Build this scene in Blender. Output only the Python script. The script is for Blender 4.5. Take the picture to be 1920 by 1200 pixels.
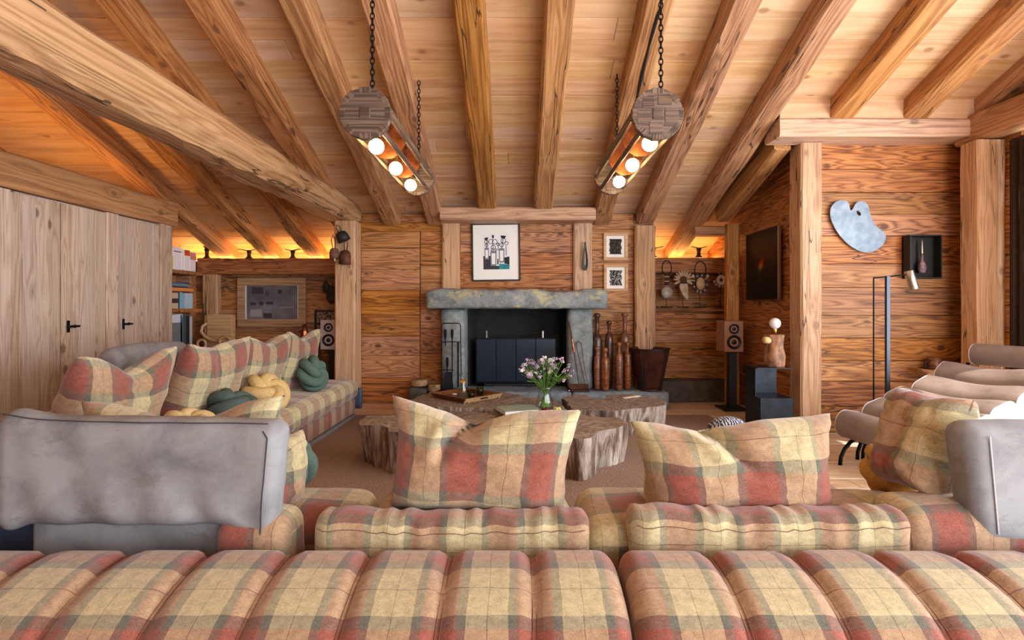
import bpy, bmesh, math, random
from mathutils import Vector, Matrix, noise, Euler
for _o in list(bpy.data.objects): bpy.data.objects.remove(_o)
scene = bpy.context.scene
COL = scene.collection
random.seed(7)
PI = math.pi
# ------------------------------------------------------------------ camera, world, sun, exposure
F, CX, CY, CH = 1000.0, 972.0, 575.0, 1.2      # focal px, principal point, camera height
cam_d = bpy.data.cameras.new('camera'); cam = bpy.data.objects.new('camera', cam_d); COL.objects.link(cam)
cam.location = (0, 0, CH); cam.rotation_euler = (PI/2, 0, 0)
cam_d.sensor_width = 36; cam_d.lens = F*36/1920
cam_d.shift_x = (960-CX)/1920; cam_d.shift_y = (CY-600)/1920
cam_d.clip_start = 0.05
scene.camera = cam
world = bpy.data.worlds.new('daylight'); scene.world = world; world.use_nodes = True
wb = world.node_tree.nodes['Background']; wb.inputs[0].default_value = (0.92, 0.96, 1.0, 1); wb.inputs[1].default_value = 6.5
sun_d = bpy.data.lights.new('sun', 'SUN'); sun_d.energy = 5.0; sun_d.angle = 0.009; sun_d.color = (1.0, 0.93, 0.82)
sun = bpy.data.objects.new('sun', sun_d); COL.objects.link(sun)
sun.rotation_euler = Vector((-0.52, 0.34, -0.9)).to_track_quat('-Z', 'Y').to_euler()
def portal(loc, rot, sx, sy):
    l = bpy.data.lights.new('window_portal', 'AREA'); l.shape = 'RECTANGLE'; l.size = sx; l.size_y = sy
    l.cycles.is_portal = True
    o = bpy.data.objects.new('window_portal', l); COL.objects.link(o); o.location = loc; o.rotation_euler = rot
scene.view_settings.view_transform = 'Standard'; scene.view_settings.look = 'None'
scene.view_settings.gamma = 1.0; scene.view_settings.use_curve_mapping = False
scene.view_settings.exposure = 0.78
portal((4.32, 1.2, 1.4), (0, PI/2, 0), 2.5, 6.0)          # right-hand window wall
portal((2.25, -2.95, 1.6), (PI/2, 0, 0), 2.7, 2.2)           # glazed gable behind the camera
# ------------------------------------------------------------------ helpers
def P(x, y, d):            # photograph pixel at distance d (metres in front of the camera) -> world point
    return Vector(((x-CX)/F*d, d, CH-(y-CY)/F*d))
def px(x, d): return (x-CX)/F*d
def pz(y, d): return CH-(y-CY)/F*d
def zb(d): return 2.2+0.37*(6.67-d)         # underside of the rafters
def zc(d): return zb(d)+0.18                # ceiling boards
def tag(o, label=None, cat=None, group=None, kind=None):
    if label: o['label'] = label
    if cat: o['category'] = cat
    if group: o['group'] = group
    if kind: o['kind'] = kind
    return o
def mk(name, bm, mat, parent=None, smooth=False, loc=None, rot=None, M=None):
    if isinstance(bm, bmesh.types.BMesh):
        me = bpy.data.meshes.new(name); bmesh.ops.recalc_face_normals(bm, faces=bm.faces); bm.to_mesh(me); bm.free()
    else: me = bm
    if mat is not None and not me.materials: me.materials.append(mat)
    if smooth: me.polygons.foreach_set('use_smooth', [True]*len(me.polygons))
    o = bpy.data.objects.new(name, me); COL.objects.link(o)
    if parent: o.parent = parent
    if M is not None: o.matrix_basis = M
    if loc is not None: o.location = loc
    if rot is not None: o.rotation_euler = rot
    return o
def thing(name, label, cat, loc=(0, 0, 0), rz=0, group=None):
    o = bpy.data.objects.new(name, None); COL.objects.link(o); o.empty_display_size = 0.05
    o.location = loc; o.rotation_euler = (0, 0, rz); return tag(o, label, cat, group)
def copy_tree(o, parent=None):
    c = o.copy(); COL.objects.link(c)
    if parent: c.parent = parent
    for ch in list(o.children): copy_tree(ch, c)
    return c
def frame(origin, ex, ez):
    ex = Vector(ex).normalized(); ez = Vector(ez); ez = (ez-ex*ez.dot(ex)).normalized(); ey = ez.cross(ex)
    m = Matrix.Identity(4)
    for i in range(3): m[i][0], m[i][1], m[i][2], m[i][3] = ex[i], ey[i], ez[i], origin[i]
    return m
def addbox(bm, x0, x1, y0, y1, z0, z1, bev=0, seg=1):
    r = bmesh.ops.create_cube(bm, size=1)
    for v in r['verts']:
        v.co = Vector(((x0+x1)/2+v.co.x*(x1-x0), (y0+y1)/2+v.co.y*(y1-y0), (z0+z1)/2+v.co.z*(z1-z0)))
    if bev:
        es = list({e for v in r['verts'] for e in v.link_edges})
        bmesh.ops.bevel(bm, geom=es, offset=bev, segments=seg, affect='EDGES', profile=0.5)
    return bm
def box(x0, x1, y0, y1, z0, z1, bev=0, seg=1): return addbox(bmesh.new(), x0, x1, y0, y1, z0, z1, bev, seg)
def lathe(prof, n=24, bm=None, cap=True, ctr=(0, 0)):
    bm = bm or bmesh.new(); rings = []
    for r, z in prof:
        rings.append([bm.verts.new((ctr[0]+r*math.cos(2*PI*i/n), ctr[1]+r*math.sin(2*PI*i/n), z)) for i in range(n)])
    for a, b in zip(rings, rings[1:]):
        for i in range(n): bm.faces.new((a[i], a[(i+1) % n], b[(i+1) % n], b[i]))
    if cap:
        if prof[0][0] > 1e-4: bm.faces.new(rings[0][::-1])
        if prof[-1][0] > 1e-4: bm.faces.new(rings[-1])
    return bm
def tube(pts, r, n=8, closed=False, bm=None, caps=True):
    bm = bm or bmesh.new(); pts = [Vector(p) for p in pts]; N = len(pts)
    rad = r if isinstance(r, (list, tuple)) else [r]*N
    prev = None; rings = []
    for i in range(N):
        if closed: t = pts[(i+1) % N]-pts[i-1]
        else: t = pts[min(i+1, N-1)]-pts[max(i-1, 0)]
        t.normalize()
        if prev is None:
            a = Vector((0, 0, 1)) if abs(t.z) < 0.9 else Vector((1, 0, 0)); nrm = (a-t*a.dot(t)).normalized()
        else: nrm = (prev-t*prev.dot(t)).normalized()
        prev = nrm; b = t.cross(nrm)
        rings.append([bm.verts.new(pts[i]+(nrm*math.cos(2*PI*k/n)+b*math.sin(2*PI*k/n))*rad[i]) for k in range(n)])
    m = N if closed else N-1
    for i in range(m):
        A, B = rings[i], rings[(i+1) % N]; off = 0
        if closed and i == N-1:
            off = min(range(n), key=lambda o: (A[0].co-B[o].co).length)
        for k in range(n): bm.faces.new((A[k], A[(k+1) % n], B[(k+1+off) % n], B[(k+off) % n]))
    if caps and not closed: bm.faces.new(rings[0][::-1]); bm.faces.new(rings[-1])
    return bm
def prism(outline, y0, y1, bm=None):           # outline in (x,z), extruded along y
    bm = bm or bmesh.new()
    a = [bm.verts.new((x, y0, z)) for x, z in outline]; b = [bm.verts.new((x, y1, z)) for x, z in outline]
    n = len(outline); bm.faces.new(a); bm.faces.new(b[::-1])
    for i in range(n): bm.faces.new((a[i], b[i], b[(i+1) % n], a[(i+1) % n]))
    return bm
def beam_bm(L, w, h, seed=0, rough=0.007, ch=0.018, step=0.16):
    """hewn timber: local x along its length, y width, z height, wandering edges"""
    bm = bmesh.new(); n = max(2, int(L/step)); hw, hh = w/2, h/2; rings = []
    sec = [(-hw+ch, -hh), (0, -hh), (hw-ch, -hh), (hw, -hh+ch), (hw, 0), (hw, hh-ch), (hw-ch, hh), (0, hh), (-hw+ch, hh), (-hw, hh-ch), (-hw, 0), (-hw, -hh+ch)]
    for i in range(n+1):
        x = L*i/n; ring = []
        for k, (y, z) in enumerate(sec):
            q = Vector((x*1.3+seed*13.7, y*4+seed*3.1, z*4))
            dn = noise.noise_vector(q)*rough + noise.noise_vector(q*3.7)*rough*0.5
            ring.append(bm.verts.new((x, y+dn.y, z+dn.z)))
        rings.append(ring)
    for a, b in zip(rings, rings[1:]):
        for k in range(12): bm.faces.new((a[k], a[(k+1) % 12], b[(k+1) % 12], b[k]))
    bm.faces.new(rings[0][::-1]); bm.faces.new(rings[-1]); return bm
_bs = [0]
def beam(name, a, b, w, h, mat, up=(0, 0, 1), rough=0.007, ch=0.018, parent=None):
    _bs[0] += 1; a = Vector(a); b = Vector(b)
    return mk(name, beam_bm((b-a).length, w, h, _bs[0], rough, ch), mat, parent, M=frame(a, b-a, up))
def plank(parent, a, b, width, mat, normal, thick=0.025, name='plank', gap=0.0022, bev=0.0035):
    """board whose centre line runs a->b, face towards normal, front face on that line"""
    a = Vector(a); b = Vector(b); nrm = Vector(normal); ex = (b-a).normalized(); ez = nrm.cross(ex)
    L = (b-a).length; dz = random.uniform(-0.0025, 0.0025)
    m = frame(a-nrm*(thick/2+dz), ex, ez)
    return mk(name, box(gap, L-gap, -thick/2, thick/2, -width/2+gap, width/2-gap, bev), mat, parent, M=m)
def boards(parent, x0, x1, z0, z1, put, mat, normal, wmin=0.15, wmax=0.24, clip=None, split=0.0, name='plank'):
    """horizontal boards between x0..x1, z0..z1; put(x,z)->world point"""
    z = z0
    while z < z1-0.02:
        w = random.uniform(wmin, wmax)
        if z+w > z1-0.07: w = z1-z
        a0, a1 = (x0, x1) if clip is None else clip(z, z+w)
        if a1-a0 > 0.05:
            cuts = [a0, a1]
            if split and a1-a0 > 1.6 and random.random() < split: cuts = [a0, a0+(a1-a0)*random.uniform(.3, .7), a1]
            for c, e in zip(cuts, cuts[1:]): plank(parent, put(c, z+w/2), put(e, z+w/2), w, mat, normal, name=name)
        z += w
def rrect(w, h, r, n=6, cy=0, cz=0):
    pts = []
    for k, (sx, sz) in enumerate([(1, -1), (1, 1), (-1, 1), (-1, -1)]):
        for i in range(n+1):
            a = (k-1)*PI/2+i*PI/2/n
            pts.append((cy+sx*(w/2-r)+r*math.cos(a), cz+sz*(h/2-r)+r*math.sin(a)))
    # densify long straights
    out = []
    for i, p in enumerate(pts):
        q = pts[(i+1) % len(pts)]; out.append(p); dl = math.dist(p, q); m = int(dl/0.06)
        for j in range(1, m+1): out.append((p[0]+(q[0]-p[0])*j/(m+1), p[1]+(q[1]-p[1])*j/(m+1)))
    return out
def loft(prof, L, R=0.05, step=0.03, uo=0, vo=0, wob=0.004, seed=0, groove=None, gd=0.02, gw=0.02, bend=None, extra=None):
    """padded shape: closed profile in (y,z) run along x from 0 to L with rounded ends; uv in metres"""
    bm = bmesh.new(); uvl = bm.loops.layers.uv.new('UVMap')
    cy = (min(p[0] for p in prof)+max(p[0] for p in prof))/2; cz = (min(p[1] for p in prof)+max(p[1] for p in prof))/2
    hy = max(p[0] for p in prof)-cy; hz = max(p[1] for p in prof)-cz
    xs = [R*(1-math.cos(PI/2*i/5)) for i in range(5)]
    n = max(2, int((L-2*R)/step)); xs += [R+(L-2*R)*i/n for i in range(n+1)]
    xs += [L-x for x in xs[4::-1]]
    if groove: xs = sorted(set(xs+[min(L-.001, max(.001, g+o)) for g in groove for o in (-gw*2, -gw, -gw/2, 0, gw/2, gw, gw*2)]))
    N = len(prof); vs = [0]
    for i in range(N): vs.append(vs[-1]+math.dist(prof[i], prof[(i+1) % N]))
    rings = []
    for x in xs:
        e = min(x, L-x); ins = R-math.sqrt(max(0, R*R-(R-e)**2)) if e < R else 0
        g = 0
        if groove: g = gd*max(math.exp(-((x-q)/gw)**2) for q in groove)
        ring = []
        for (y, z) in prof:
            dy, dz = y-cy, z-cz; sy = (hy-ins-g)/hy; sz = (hz-ins-g)/hz
            co = Vector((x, cy+dy*sy, cz+dz*sz))
            co += noise.noise_vector(Vector((x*5+seed*9.3, y*6, z*6)))*wob
            if extra: co = extra(co)
            ring.append(bm.verts.new(co))
        rings.append(ring)
    for i in range(len(xs)-1):
        for k in range(N):
            f = bm.faces.new((rings[i][k], rings[i][(k+1) % N], rings[i+1][(k+1) % N], rings[i+1][k]))
            uv = ((xs[i], vs[k]), (xs[i], vs[k+1]), (xs[i+1], vs[k+1]), (xs[i+1], vs[k]))
            for l, c in zip(f.loops, uv): l[uvl].uv = (c[0]+uo, c[1]+vo)
    for ring in (rings[0][::-1], rings[-1]):
        f = bm.faces.new(ring)
        for l in f.loops: l[uvl].uv = (l.vert.co.y+uo, l.vert.co.z+vo)
    return bm
def pillow_bm(W, H, T, chop=0.2, s0=0.0, uo=0, vo=0, seed=0, cw=0.35, dent=0.55, crease=None):
    bm = bmesh.new(); uvl = bm.loops.layers.uv.new('UVMap'); nu, nv = 50, 40
    def pt(s, t, side):
        x = W/2*s*(1-0.07*(1-t*t)*abs(s)**1.5); z = H/2*t*(1-0.06*(1-s*s)*abs(t))
        if t < 0: z *= 0.97
        th = T/2*math.sqrt(max(0, (1-abs(s)**5)*(1-abs(t)**4.5)))*(1.0-0.22*t)
        up = max(0, (t+0.35)/1.35)
        g = math.exp(-((s-s0)/cw)**2) if not crease else math.exp(-abs(s-crease[2])/cw)
        z -= chop*H*g*up**2
        gg = math.exp(-((s-s0-0.04*t)/0.13)**2) if not crease else 0
        th *= 1-dent*gg*up
        x *= 1+0.05*t
        cr = 0
        if crease:                       # (depth, s at the foot, s at the top, t of the foot): a sharp fold running up the near face
            dp, sb, st_, tb = crease; f = (t-tb)/(1-tb); sl = sb+(st_-sb)*f
            if f > -.25: cr = (dp*math.exp(-abs(s-sl)/0.075)-(.035*math.exp(-((s-sl+.16)/.1)**2)))*min(1, max(0, f+.25))**.8
            if side >= 0: cr *= .25 if side == 0 else .1
        n = noise.noise_vector(Vector((s*2.2+seed*5.1, t*2.2, side*3.0+seed)))*0.02+noise.noise_vector(Vector((s*5+seed*5.1, t*6, side*3.0)))*0.008
        edge = (1-s**6)*(1-t**6)
        return Vector((x+n.x*.5, side*th+n.y*edge+cr, z+n.z*.6))
    grid = {}
    for side in (-1, 1):
        for i in range(nu+1):
            for j in range(nv+1):
                border = i in (0, nu) or j in (0, nv)
                if border and side == 1: grid[(1, i, j)] = grid[(-1, i, j)]; continue
                s = math.sin((i/nu-0.5)*PI)*0.35+(i/nu*2-1)*0.65; t = math.sin((j/nv-0.5)*PI)*0.35+(j/nv*2-1)*0.65
                grid[(side, i, j)] = bm.verts.new(pt(s, t, 0 if border else side))
    for side in (-1, 1):
        for i in range(nu):
            for j in range(nv):
                q = [(i, j), (i+1, j), (i+1, j+1), (i, j+1)]
                if side == 1: q = q[::-1]
                f = bm.faces.new([grid[(side, a, b)] for a, b in q])
                for l, (a, b) in zip(f.loops, q): l[uvl].uv = (uo+a/nu*W, vo+b/nv*H)
    bmesh.ops.translate(bm, verts=bm.verts, vec=(0, 0, H/2*0.97))
    return bm
def uvsphere(r, loc=(0, 0, 0), u=16, v=10, sc=(1, 1, 1), bm=None):
    bm = bm or bmesh.new()
    res = bmesh.ops.create_uvsphere(bm, u_segments=u, v_segments=v, radius=r)
    for w in res['verts']: w.co = Vector((w.co.x*sc[0]+loc[0], w.co.y*sc[1]+loc[1], w.co.z*sc[2]+loc[2]))
    return bm
# ------------------------------------------------------------------ materials
class NT:
    def __init__(s, name):
        s.m = bpy.data.materials.new(name); s.m.use_nodes = True; s.t = s.m.node_tree; s.n = s.t.nodes
        s.b = s.n['Principled BSDF']
    def node(s, ty, **kw):
        q = s.n.new(ty)
        for k, v in kw.items(): setattr(q, k, v)
        return q
    def put(s, sock, v):
        if isinstance(v, bpy.types.NodeSocket): s.t.links.new(v, sock)
        elif v is not None: sock.default_value = v
    def math(s, op, a, b=None, c=None, clamp=False):
        q = s.node('ShaderNodeMath', operation=op, use_clamp=clamp)
        for i, v in enumerate((a, b, c)):
            if v is not None: s.put(q.inputs[i], v)
        return q.outputs[0]
    def vmath(s, op, a, b=None):
        q = s.node('ShaderNodeVectorMath', operation=op); s.put(q.inputs[0], a)
        if b is not None: s.put(q.inputs[1], b)
        return q.outputs[0]
    def noise(s, vec, scale, detail=2, rough=0.5, dist=0, out=0):
        q = s.node('ShaderNodeTexNoise'); s.put(q.inputs['Vector'], vec); q.inputs['Scale'].default_value = scale
        q.inputs['Detail'].default_value = detail; q.inputs['Roughness'].default_value = rough; q.inputs['Distortion'].default_value = dist
        return q.outputs[out]
    def voro(s, vec, scale, feature='F1', rnd=1):
        q = s.node('ShaderNodeTexVoronoi', feature=feature); s.put(q.inputs['Vector'], vec); q.inputs['Scale'].default_value = scale
        q.inputs['Randomness'].default_value = rnd; return q.outputs[0]
    def ramp(s, f, stops, mode='LINEAR'):
        q = s.node('ShaderNodeValToRGB'); q.color_ramp.interpolation = mode; s.put(q.inputs[0], f); e = q.color_ramp.elements
        while len(e) > 1: e.remove(e[-1])
        e[0].position = stops[0][0]; e[0].color = col(stops[0][1])
        for p, c in stops[1:]: k = e.new(p); k.color = col(c)
        return q.outputs[0]
    def mix(s, f, a, b, mode='MIX'):
        q = s.node('ShaderNodeMix', data_type='RGBA', blend_type=mode); s.put(q.inputs[0], f)
        for k, v in ((6, a), (7, b)): s.put(q.inputs[k], col(v) if not isinstance(v, bpy.types.NodeSocket) else v)
        return q.outputs[2]
    def bump(s, h, strength=0.3, dist=0.01):
        q = s.node('ShaderNodeBump'); s.put(q.inputs['Height'], h); q.inputs['Strength'].default_value = strength; q.inputs['Distance'].default_value = dist
        s.t.links.new(q.outputs[0], s.b.inputs['Normal'])
    def coords(s, rnd=True):
        tc = s.node('ShaderNodeTexCoord').outputs['Object']
        if not rnd: return tc, None
        oi = s.node('ShaderNodeObjectInfo').outputs['Random']
        cb = s.node('ShaderNodeCombineXYZ')
        for i, k in enumerate((41.0, 23.0, 67.0)): s.put(cb.inputs[i], s.math('MULTIPLY', oi, k))
        return s.vmath('ADD', tc, cb.outputs[0]), oi
    def out(s, color=None, rough=0.5, metal=0, **kw):
        if color is not None: s.put(s.b.inputs['Base Color'], color if isinstance(color, bpy.types.NodeSocket) else col(color))
        s.put(s.b.inputs['Roughness'], rough); s.put(s.b.inputs['Metallic'], metal)
        for k, v in kw.items(): s.put(s.b.inputs[k], v)
        return s.m
def lin(c): c /= 255; return c/12.92 if c <= 0.04045 else ((c+0.055)/1.055)**2.4
def col(c):
    if len(c) == 4: return c
    return (lin(c[0]), lin(c[1]), lin(c[2]), 1)
def scaled(s, vec, sc): return s.vmath('MULTIPLY', vec, sc)
def wood(name, dark, mid, light, rings=9, knots=1.0, rough=0.6, var=0.35, crack=0.0, yz=5.0, xs=0.45, bump=0.35, knotcol=(70, 42, 28), fiber=0.35, rw=0.5):
    s = NT(name); v, rnd = s.coords()
    kd = s.voro(scaled(s, v, (2.6, 4.2, 4.2)), 1.0)                       # knots, scattered
    near = s.math('POWER', s.math('SUBTRACT', 1.0, s.math('MULTIPLY', kd, 1.6), clamp=True), 2.0)
    base = s.noise(scaled(s, v, (xs, yz, yz)), 1.0, 1.5, 0.45, 0.35)
    fld = s.math('ADD', base, s.math('MULTIPLY', near, 0.28*knots))
    ring = s.math('PINGPONG', s.math('MULTIPLY', fld, rings), 0.5)        # contour lines: cathedral grain
    ring = s.math('MULTIPLY', ring, 2.0)
    fib = s.noise(scaled(s, v, (2.2, 75, 75)), 1.0, 3, 0.65)
    tone = s.noise(scaled(s, v, (0.5, 2.2, 2.2)), 1.0, 2)
    f = s.math('ADD', s.math('MULTIPLY', ring, rw), s.math('ADD', s.math('MULTIPLY', fib, fiber+(.5-rw)*.8), (.5-rw)*.1))
    f = s.math('ADD', f, s.math('MULTIPLY', s.math('SUBTRACT', tone, 0.5), 0.5))
    c = s.ramp(f, [(0.14, dark), (0.42, mid), (0.8, light)])
    kcol = s.math('MULTIPLY', s.math('SUBTRACT', 0.135, kd), 16.0, clamp=True)
    c = s.mix(s.math('MULTIPLY', kcol, min(1.0, knots*0.85)), c, knotcol)
    if crack:
        ck = s.noise(scaled(s, v, (0.35, 5.5, 5.5)), 1.0, 3, 0.6)
        ln = s.math('LESS_THAN', s.math('ABSOLUTE', s.math('SUBTRACT', ck, 0.5)), 0.0045*crack)
        gate = s.math('GREATER_THAN', s.noise(scaled(s, v, (0.8, 1.5, 1.5)), 1.0, 1), 0.5)
        ln = s.math('MULTIPLY', ln, gate); c = s.mix(s.math('MULTIPLY', ln, 0.8), c, (38, 24, 16))
    hs = s.node('ShaderNodeHueSaturation'); s.put(hs.inputs['Color'], c)
    s.put(hs.inputs['Value'], s.math('ADD', s.math('MULTIPLY', rnd, var), 1-var/2))
    s.put(hs.inputs['Hue'], s.math('ADD', s.math('MULTIPLY', s.math('FRACT', s.math('MULTIPLY', rnd, 7.3)), 0.012), 0.497))
    s.put(hs.inputs['Saturation'], s.math('ADD', s.math('MULTIPLY', s.math('FRACT', s.math('MULTIPLY', rnd, 3.7)), 0.25), 0.87))
    s.bump(s.math('ADD', s.math('MULTIPLY', ring, 0.6), fib), bump, 0.006)
    return s.out(hs.outputs[0], rough)
def plain(name, c, rough=0.5, metal=0, nscale=0, namt=0.25, bump=0.0, c2=None, **kw):
    s = NT(name)
    if not nscale: return s.out(c, rough, metal, **kw)
    v, _ = s.coords(); n = s.noise(v, nscale, 4, 0.6)
    c2 = c2 or tuple(max(0, x*(1-namt)) for x in c)
    if bump: s.bump(n, bump, 0.01)
    return s.out(s.ramp(n, [(0.3, c2), (0.68, c)]), rough, metal, **kw)
def tartan_mat(name='tartan_wool'):
    s = NT(name); uv = s.node('ShaderNodeUVMap').outputs[0]
    wv = s.noise(uv, 9.0, 2, 0.5, 0, 1); uvd = s.vmath('ADD', uv, s.vmath('MULTIPLY', s.vmath('SUBTRACT', wv, (.5, .5, .5)), (.012, .012, 0)))
    sp = s.node('ShaderNodeSeparateXYZ'); s.put(sp.inputs[0], uvd)
    Y, G, R, O, K = (216, 202, 156), (92, 98, 88), (158, 66, 54), (214, 128, 84), (84, 76, 62)
    def band(sock, per):
        f = s.math('FRACT', s.math('DIVIDE', sock, per))
        seq = [(0.0, Y), (0.218, K), (0.218+.0022/per, Y), (0.44, G), (0.535, R), (0.905, G)]
        return s.ramp(f, seq, 'CONSTANT')
    c = s.mix(0.5, band(sp.outputs[0], .26), band(sp.outputs[1], .38))
    fz = s.noise(uv, 210.0, 2, 0.8); fz2 = s.noise(uv, 40.0, 3, 0.7)
    c = s.mix(s.math('MULTIPLY', fz, 0.26), c, (196, 180, 152), 'MIX')
    c = s.mix(0.55, c, s.ramp(s.math('ADD', s.math('MULTIPLY', fz2, .5), s.math('MULTIPLY', fz, .5)), [(0.34, (92, 88, 84)), (0.64, (255, 255, 255))]), 'MULTIPLY')
    s.bump(s.math('ADD', fz, s.math('MULTIPLY', fz2, .6)), 0.35, 0.004)
    return s.out(c, 0.95, 0, **{'Sheen Weight': 0.35, 'Sheen Roughness': 0.5})
def leather(name, c, c2, rough=0.55, scale=6, spot=None):
    s = NT(name); v, _ = s.coords(); n = s.noise(v, scale, 5, 0.62, 0.4); fine = s.noise(v, 160, 2, 0.6)
    k = s.ramp(n, [(0.32, c2), (0.6, c)])
    if spot: k = s.mix(s.math('MULTIPLY', s.math('GREATER_THAN', s.noise(scaled(s, v, (2, 2, 5)), 3.2, 5, 0.7), 0.63), 0.35), k, spot)
    s.bump(s.math('ADD', s.math('MULTIPLY', n, 0.6), fine), 0.16, 0.005)
    return s.out(k, rough)
def stone(name, base, dark, lichen=None, scale=9, bump=0.6, lich_amt=0.56):
    s = NT(name); v, _ = s.coords(False); v = s.vmath('ADD', s.node('ShaderNodeTexCoord').outputs['Object'], (3.1, 1.7, 0.4))
    n = s.noise(v, scale, 6, 0.68, 0.5); big = s.noise(v, 2.6, 4, 0.6); c = s.ramp(s.math('ADD', s.math('MULTIPLY', n, .6), s.math('MULTIPLY', big, .4)), [(0.34, dark), (0.62, base)])
    sp = s.math('GREATER_THAN', s.noise(v, 70, 2, 0.6), 0.64); c = s.mix(s.math('MULTIPLY', sp, 0.4), c, tuple(min(255, x*1.25) for x in base))
    if lichen:
        l = s.math('MULTIPLY', s.math('SUBTRACT', s.noise(scaled(s, v, (1, 1, 1.3)), 5.5, 5, 0.7, 0.8), lich_amt), 7.0, clamp=True)
        c = s.mix(s.math('MULTIPLY', l, 0.75), c, lichen)
        l2 = s.math('MULTIPLY', s.math('SUBTRACT', s.noise(s.vmath('ADD', v, (9, 4, 2)), 6.5, 4, 0.65, 0.6), lich_amt+.04), 7.0, clamp=True)
        c = s.mix(s.math('MULTIPLY', l2, 0.6), c, (176, 158, 140))
    s.bump(n, bump, 0.02); return s.out(c, 0.8)
def glass(name, tint=(245, 250, 248), rough=0.02, clear=0.86):
    """thin-walled glass: mostly see-through with a Fresnel sheen"""
    s = NT(name); t = s.node('ShaderNodeBsdfTransparent'); t.inputs[0].default_value = col(tint)
    g = s.node('ShaderNodeBsdfGlossy'); g.inputs[1].default_value = rough; fr = s.node('ShaderNodeLayerWeight'); fr.inputs[0].default_value = .35
    mx = s.node('ShaderNodeMixShader'); s.put(mx.inputs[0], s.math('ADD', s.math('MULTIPLY', s.math('POWER', fr.outputs[1], 2.5), .5), .04, clamp=True))
    s.t.links.new(t.outputs[0], mx.inputs[1]); s.t.links.new(g.outputs[0], mx.inputs[2])
    s.t.links.new(mx.outputs[0], s.n['Material Output'].inputs[0]); return s.m
def emis(name, c, st): s = NT(name); return s.out(c, 0.5, 0, **{'Emission Color': col(c), 'Emission Strength': st})
W_WALL = wood('wood_wall_pine', (98, 54, 27), (168, 107, 61), (198, 142, 92), rings=7, yz=15.0, xs=0.8, crack=0.8, bump=0.3, rw=0.44)
W_BEAM = wood('wood_hewn_beam', (126, 80, 46), (174, 120, 74), (200, 150, 102), rings=6, yz=11.0, xs=0.55, knots=0.7, crack=1.4, var=0.18, bump=0.5, rw=0.36)
W_POST = wood('wood_pale_post', (150, 112, 86), (200, 160, 130), (220, 186, 160), rings=6, yz=12.0, xs=0.6, knots=0.6, crack=1.1, var=0.12, bump=0.4, rw=0.26)
W_LOG = wood('wood_weathered_log', (132, 96, 68), (180, 140, 104), (206, 172, 138), rings=6, yz=11.0, xs=0.45, knots=0.7, crack=1.8, var=0.1, bump=0.6, rw=0.34)
W_CEIL = wood('wood_ceiling_spruce', (192, 150, 114), (210, 172, 136), (222, 190, 158), rings=3, yz=9, xs=0.5, knots=0.7, var=0.10, bump=0.08, knotcol=(124, 68, 36), fiber=0.2, rw=0.35)
W_DOOR = wood('wood_washed_door', (158, 130, 112), (198, 174, 156), (214, 196, 180), rings=6, yz=14.0, xs=0.8, knots=0.9, var=0.3, rough=0.65, knotcol=(96, 70, 56), rw=0.28)
W_FLOOR = wood('wood_floor_oak', (182, 150, 120), (210, 182, 154), (224, 202, 178), rings=5, yz=10.0, knots=0.7, var=0.12, rough=0.32, bump=0.08)
W_LIGHT = wood('wood_light_oak', (182, 136, 94), (204, 160, 114), (216, 176, 132), rings=5, yz=16, knots=0.0, var=0.12, bump=0.1)
W_FRAME = wood('wood_frame_larch', (150, 106, 68), (180, 134, 90), (200, 156, 110), rings=6, yz=16, knots=0.4, var=0.1, bump=0.2)
W_CLUB = wood('wood_turned_club', (84, 46, 28), (122, 72, 46), (150, 96, 62), rings=5, yz=18, xs=1.6, knots=0.0, rough=0.3, var=0.35, bump=0.1)
W_CLUBD = wood('wood_dark_club', (50, 30, 24), (72, 44, 34), (96, 62, 48), rings=5, yz=18, xs=1.6, knots=0.0, rough=0.28, var=0.2, bump=0.1)
W_TRAY = wood('wood_tray_walnut', (74, 42, 24), (108, 64, 38), (140, 90, 56), rings=6, yz=18, knots=0.0, rough=0.35, bump=0.1)
W_PEND = wood('wood_lamp_grey', (70, 54, 46), (104, 82, 68), (132, 108, 92), rings=7, yz=16, knots=0.5, var=0.3, bump=0.5)
TARTAN = tartan_mat()
L_GREY = leather('leather_grey_suede', (150, 152, 156), (112, 112, 117), 0.75, 5, spot=(116, 106, 102))
L_TAUPE = leather('leather_taupe', (138, 122, 114), (110, 94, 88), 0.42, 4)
L_BLUE = leather('leather_slate_blue', (66, 84, 112), (46, 60, 86), 0.45, 5)
L_DARK = leather('leather_dark_brown', (78, 40, 32), (40, 22, 20), 0.35, 7)
S_MANTEL = stone('stone_lichen_mantel', (148, 156, 160), (86, 94, 98), (204, 194, 122), lich_amt=.54)
S_JAMB = stone('stone_grey_jamb', (148, 156, 158), (88, 98, 100), (172, 172, 128), lich_amt=0.6)
S_HEARTH = stone('stone_blue_hearth', (142, 156, 170), (82, 96, 112), None, 12)
S_LEDGE = stone('stone_dark_ledge', (92, 88, 86), (50, 48, 48), None, 10)
FIREBOX = stone('firebox_soot', (40, 42, 42), (16, 17, 18), None, 8)
IRON = plain('iron_black', (26, 27, 30), 0.45, 0.8, 60, 0.4, 0.2)
STEEL = plain('steel_blackened', (52, 58, 68), 0.4, 0.75, 8, 0.35)
BLACK = plain('black_satin', (18, 18, 20), 0.45)
RUST = plain('metal_rusted', (112, 66, 50), 0.7, 0.4, 14, 0.5, 0.3)
COPPER = plain('metal_copper', (196, 116, 72), 0.35, 0.9, 20, 0.4)
BRASS = plain('metal_brass', (206, 162, 92), 0.25, 1.0)
SILVER = plain('metal_brushed', (176, 166, 152), 0.3, 0.9)
ZINC = plain('metal_zinc_palette', (150, 164, 178), 0.55, 0.35, 9, 0.28, 0.1, c2=(104, 122, 142))
WHITE = plain('paper_white', (238, 238, 236), 0.8)
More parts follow.
